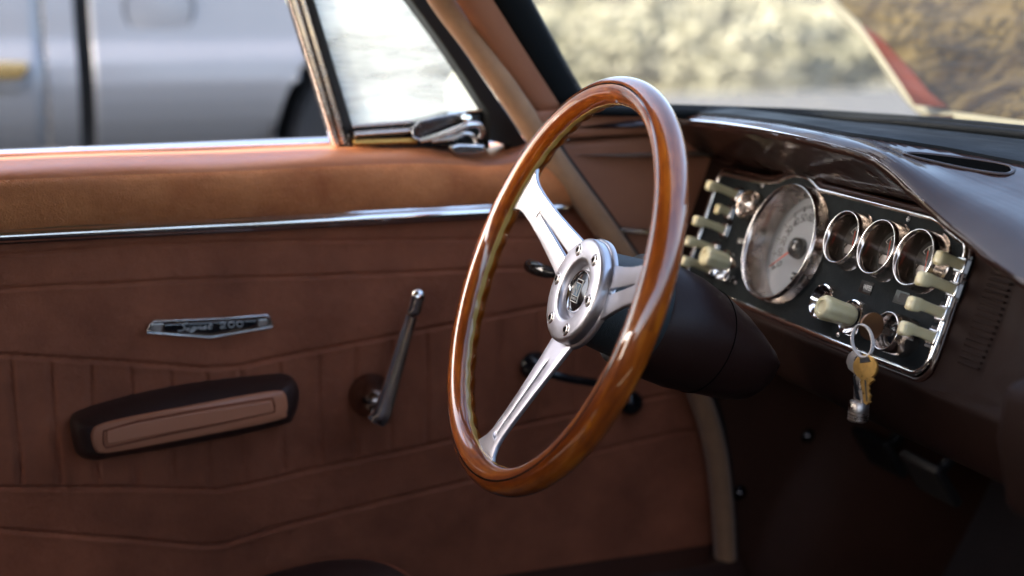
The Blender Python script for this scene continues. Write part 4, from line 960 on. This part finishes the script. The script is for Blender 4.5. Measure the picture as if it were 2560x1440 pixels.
# silver car on the verge
car = empty('parked_car', 'blurred silver lilac car parked beyond the open driver window', 'car', (.6, 4.0, -.64))
YS = 3.20
def cy(z):                                            # side profile: outward shift (towards us) as a function of height
    return np.interp(z, (-.50, -.42, -.34, -.30, -.26, -.22, -.18, -.125, -.100, -.092, -.06, .10, .14), (.26, .17, .085, .052, .026, .009, 0, .006, .020, .030, .034, .050, .062))
def cpanel(x0, x1, z0=-.50, z1=.14, hole=None, nx=40, nz=46):
    rows = []
    for z in np.linspace(z0, z1, nz): rows.append([(x, YS + cy(z), z) for x in np.linspace(x0, x1, nx)])
    v, f = grid(rows)
    if hole:
        hx, hz, hr = hole
        keep = []
        for q in f:
            c = [sum(v[i][k] for i in q) / 4 for k in (0, 2)]
            if hypot(c[0] - hx, c[1] - hz) > hr: keep.append(q)
        # pull border vertices on to the arch
        v = [list(p) for p in v]
        for p in v:
            d = hypot(p[0] - hx, p[2] - hz)
            if abs(d - hr) < .018 and d > 0: p[0] = hx + (p[0] - hx) * hr / d; p[2] = hz + (p[2] - hz) * hr / d
        f = keep
    return v, f
gapx = oy(210, 100, YS)[0]; arx = oy(697, 330, YS)[0]; gx2 = oy(116, 200, YS)[0]
AR = .30; AC = (arx + AR, -.32)
part('front_door', cpanel(gx2 - 1.1, gx2 - .004), 'silver_paint', car, solid=(.02, 1))
part('rear_door', cpanel(gx2 + .003, gapx - .017), 'silver_paint', car, solid=(.02, 1))
part('wing', cpanel(gapx + .017, AC[0] + .31, hole=(*AC, AR), nx=110, nz=60), 'silver_paint', car, solid=(.012, 1))
part('door_gap_seal', box(gapx - .03, gapx + .03, YS + .085, YS + .12, -.5, .14), 'black', car)
part('door_gap_seal', box(gx2 - .02, gx2 + .02, YS + .07, YS + .09, -.5, .14), 'steel', car)
part('sill_panel', box(gx2 - 1.1, AC[0] - AR, YS + .10, YS + .16, -.60, -.47), 'silver_paint', car, bevel=.02)
part('wheel_housing', lathe([(AR + .01, 0), (AR + .01, -.30), (0, -.30)], 48, (AC[0], YS + .03, AC[1]), (0, -1, 0)), 'well', car)
wc = Vector((AC[0], YS + .06, AC[1] - .02))
wh = part('wheel', lathe([(.15, -.01), (.17, .0), (.245, .008), (.265, -.015), (.27, -.10), (.265, -.19), (.16, -.20)], 56, wc, (0, -1, 0)), 'tyre', car)
part('wheel_rim', lathe([(0, -.02), (.05, -.015), (.055, -.035), (.12, -.045), (.145, -.012), (.155, -.012)], 48, wc, (0, -1, 0)), 'steel', wh)
fl = oy(398, 18, YS + .03); 
part('fuel_flap', lathe([(0, .0012), (.068, .0010), (.072, .0002), (.073, -.006)], 48, (fl.x, YS + .0375, fl.z), (0, -1, .05)), 'silver_paint', car)
part('flap_ring', tube([(fl.x + .076 * cos(a), YS + .036, fl.z + .076 * sin(a)) for a in np.linspace(0, 2 * pi, 41)[:-1]], .0018, 6, closed=True), 'black', car)
hx = oy(20, 185, YS); hx0 = oy(70, 185, YS)
h_ = part('door_handle', prism([oy(x, y, YS - .030) for x, y in ((-90, 152), (72, 156), (66, 186), (50, 200), (-90, 200))], (0, .04, 0)), 'paint_fade', car, bevel=.008)
part('handle_plate', prism([oy(x, y, YS - .014) for x, y in ((-95, 196), (60, 196), (52, 224), (-95, 222))], (0, .012, 0)), 'silver_paint', h_, bevel=.004)
# upper body: shoulder, side glass, roof
def upper(z): return np.interp(z, (.14, .20, .62, .72, .76), (.062, .085, .26, .34, .60))
rows = [[(x, YS + upper(z), z) for x in np.linspace(gx2 - 1.1, AC[0] + .31, 24)] for z in (.14, .17, .20)]
part('shoulder', grid(rows), 'silver_paint', car)
rows = [[(x, YS + upper(z) + .002, z) for x in np.linspace(gx2 - .95, AC[0] + .3, 12)] for z in np.linspace(.20, .62, 6)]
part('side_window', grid(rows), 'dark_glass', car)
for x in (gx2 - 1.0, gapx, AC[0] + .28):
    part('window_pillar', tube([(x, YS + upper(z) - .003, z) for z in np.linspace(.19, .64, 8)], .03, 10, up=(0, 1, 0), flat=.4), 'silver_paint', car)
rows = [[(x, y, .64 + .12 * (1 - abs((y - YS - 1.0) / .76) ** 3) * (1 - abs((x - gapx - .2) / 1.75) ** 4)) for x in np.linspace(gx2 - 1.05, AC[0] + .38, 20)] for y in np.linspace(YS + .26, YS + 1.74, 16)]
part('roof', grid(rows), 'silver_paint', car, solid=(.04, -1))
part('far_side', box(gx2 - 1.1, AC[0] + .31, YS + 1.85, YS + 1.95, -.5, .2), 'silver_paint', car)
part('tail', box(AC[0] + .27, AC[0] + .32, YS + .08, YS + 1.9, -.5, .2), 'silver_paint', car, bevel=.03)
part('tail', box(gx2 - 1.16, gx2 - 1.09, YS + .08, YS + 1.9, -.5, .2), 'silver_paint', car, bevel=.03)
part('wheel', lathe([(.15, -.01), (.17, .0), (.245, .008), (.265, -.015), (.27, -.10), (.16, -.20)], 40, wc - Vector((1.9, 0, 0)), (0, -1, 0)), 'tyre', car)

# weathered board leaning just ahead of the windscreen
def bp(x, y, X): return ox(x, y, X)
ring = [((2040, -60), 1.30), ((2080, 0), 1.28), ((2165, 85), 1.25), ((2230, 175), 1.22), ((2285, 250), 1.20), ((2330, 282), 1.18), ((2440, 300), 1.12), ((2570, 318), 1.06), ((2700, 330), 1.0)]
lo = [bp(p[0], p[1], X) for p, X in ring]
lo = [Vector(p) for p in cr(lo, 5)]
up_ = [p + Vector((.12, -.20, .17)) for p in lo]
def sheet():
    rows = []
    for t in np.linspace(0, 1, 26):
        rows.append([a.lerp(b, t) + Vector((.05 * sin(pi * t), 0, .01 * sin(6 * t))) for a, b in zip(lo, up_)])
    return grid(rows)
def board_mat():
    m = mat('weathered_yellow_board', (.044, .033, .014), .8, vary=(6, (.008, .005, .002), .12), bump=('noise', 60, .002), spec=.03)
    t = m.node_tree; N = t.nodes; L = t.links; b = N['Principled BSDF']; src = b.inputs['Base Color'].links[0].from_socket
    tc = N.new('ShaderNodeTexCoord'); vo = N.new('ShaderNodeTexVoronoi'); vo.feature = 'DISTANCE_TO_EDGE'; vo.inputs['Scale'].default_value = 10
    nz = N.new('ShaderNodeTexNoise'); nz.inputs['Scale'].default_value = 14; nz.inputs['Detail'].default_value = 7
    ad = N.new('ShaderNodeMix'); ad.data_type = 'RGBA'; ad.blend_type = 'ADD'; ad.inputs[0].default_value = .25
    L.new(tc.outputs['Object'], nz.inputs['Vector']); L.new(tc.outputs['Object'], ad.inputs[6]); L.new(nz.outputs['Color'], ad.inputs[7]); L.new(ad.outputs[2], vo.inputs['Vector'])
    r = N.new('ShaderNodeValToRGB'); r.color_ramp.elements[0].position = .0; r.color_ramp.elements[1].position = .10; r.color_ramp.elements[0].color = (.08, .06, .03, 1); r.color_ramp.elements[1].color = (1, 1, 1, 1)
    L.new(vo.outputs['Distance'], r.inputs[0]); mx = N.new('ShaderNodeMix'); mx.data_type = 'RGBA'; mx.blend_type = 'MULTIPLY'; mx.inputs[0].default_value = .9
    L.new(src, mx.inputs[6]); L.new(r.outputs[0], mx.inputs[7]); L.new(mx.outputs[2], b.inputs['Base Color']); return m
M['board'] = board_mat(); M['board_red'] = mat('faded_red_paint', (.034, .006, .003), .8, vary=(20, (.028, .006, .003), .25), spec=.05); M['board_edge'] = mat('pale_board_edge', (.075, .068, .040), .7, vary=(30, (.055, .05, .03), .25))
bo = empty('weathered_board', 'curved weathered yellow board with a faded red stripe, seen through the windscreen', 'board', lo[18])
part('board_sheet', sheet(), 'board', bo, solid=(.004, 1))
part('board_rim', tube([p + Vector((-.004, 0, 0)) for p in lo], .0075, 10), 'board_edge', bo)
rows = []
for t in np.linspace(.0, 1, 20):
    k0 = 14 + 6 * (1 - t); a = lo[int(k0)].lerp(up_[int(k0)], t); 
rows = []
st = [((2150, 60), (2200, 90)), ((2185, 110), (2235, 130)), ((2228, 175), (2282, 180)), ((2262, 225), (2325, 232)), ((2285, 262), (2372, 268))]
rows = [[bp(x, y, 1.165 - .008 * i) for x, y in ((a[0], a[1]), ((a[0] + b[0]) / 2, (a[1] + b[1]) / 2), b)] for i, (a, b) in enumerate(st)]
part('red_stripe', grid(rows), 'board_red', bo, solid=(.002, 1))
part('board_prop', tube([lo[30] + Vector((.02, 0, 0)), lo[30] + Vector((.06, -.02, -.10))], .01, 8), 'steel', bo)

# dry grass tufts and shrubs beyond the bonnet
def tufts(n, region, hgt, wd, name, m, kind='stuff'):
    v, f = [], []
    for _ in range(n):
        x, y, z = region(); h = hgt * rng.uniform(.5, 1.2)
        for b in range(7):
            a = rng.uniform(0, 2 * pi); l = rng.uniform(.1, .6) * h; w_ = wd * rng.uniform(.6, 1.3); k = len(v); px_, py_ = cos(a + 1.57) * w_, sin(a + 1.57) * w_
            v += [(x - px_, y - py_, z), (x + px_, y + py_, z), (x + cos(a) * l * .5 + px_ * .7, y + sin(a) * l * .5 + py_ * .7, z + h * .6), (x + cos(a) * l * .5 - px_ * .7, y + sin(a) * l * .5 - py_ * .7, z + h * .6), (x + cos(a) * l, y + sin(a) * l, z + h)]
            f += [(k, k + 1, k + 2, k + 3), (k + 3, k + 2, k + 4)]
    o = part(name, (v, f), m, None, smooth=False); o['kind'] = kind; return o
def reg():
    t = rng.uniform(7, 26); px = rng.uniform(1250, 2050 + 60 * rng.normal()); d = ray(px, 100); d.z = 0; d.normalize(); return (d.x * t, d.y * t, -1.0)
tufts(6500, reg, .32, .010, 'dry_grass', 'straw')
def shrub(x, y, R, H, n, label):
    e = empty('shrub', label, 'shrub', (x, y, -1.0), group='shrubs beyond the bonnet')
    v, f = [], []
    cl = [(rng.normal() * R * .45, rng.normal() * R * .45, rng.uniform(.25, .85) * H, rng.uniform(.22, .42) * R) for _ in range(16)]
    for _ in range(n):
        c = cl[rng.integers(len(cl))]; d = rng.normal(size=3); d /= np.linalg.norm(d); d *= c[3] * rng.uniform(.5, 1.1)
        p = np.array([x + c[0] + d[0], y + c[1] + d[1], max(-.98, -1 + c[2] + d[2])]); u = rng.normal(size=3); u /= np.linalg.norm(u); w_ = rng.normal(size=3); w_ -= u * w_.dot(u); w_ /= np.linalg.norm(w_)
        l = rng.uniform(.04, .10); k = len(v); v += [tuple(p - u * l), tuple(p + w_ * l * .35), tuple(p + u * l), tuple(p - w_ * l * .35)]; f.append((k, k + 1, k + 2, k + 3))
    part('foliage', (v, f), 'leafy', e, smooth=False)
    part('stem', join([tube([(x, y, -1.02), (x + c[0] * .5, y + c[1] * .5, -1 + c[2] * .5), (x + c[0], y + c[1], -1 + c[2])], [.03, .02, .008], 6) for c in cl[:8]]), 'bark', e)
for i, (px, t, R, H, lb) in enumerate(((1500, 13, .9, .62, 'low olive shrub nearest the windscreen pillar, beyond the bonnet'), (1660, 15, 1.0, .80, 'olive shrub between the two low ones, rising above the wheel rim'), (1800, 12, 1.0, .70, 'broad olive shrub left of the pale road, beyond the dashboard'), (1930, 17, 1.1, .9, 'taller olive shrub at the edge of the pale road'))):
    d = ray(px, 100); d.z = 0; d.normalize(); shrub(d.x * t, d.y * t, R * 1.35, H * 1.1, 9000, lb)

for o in list(bpy.data.objects):
    if '_world' in o.keys(): del o['_world']
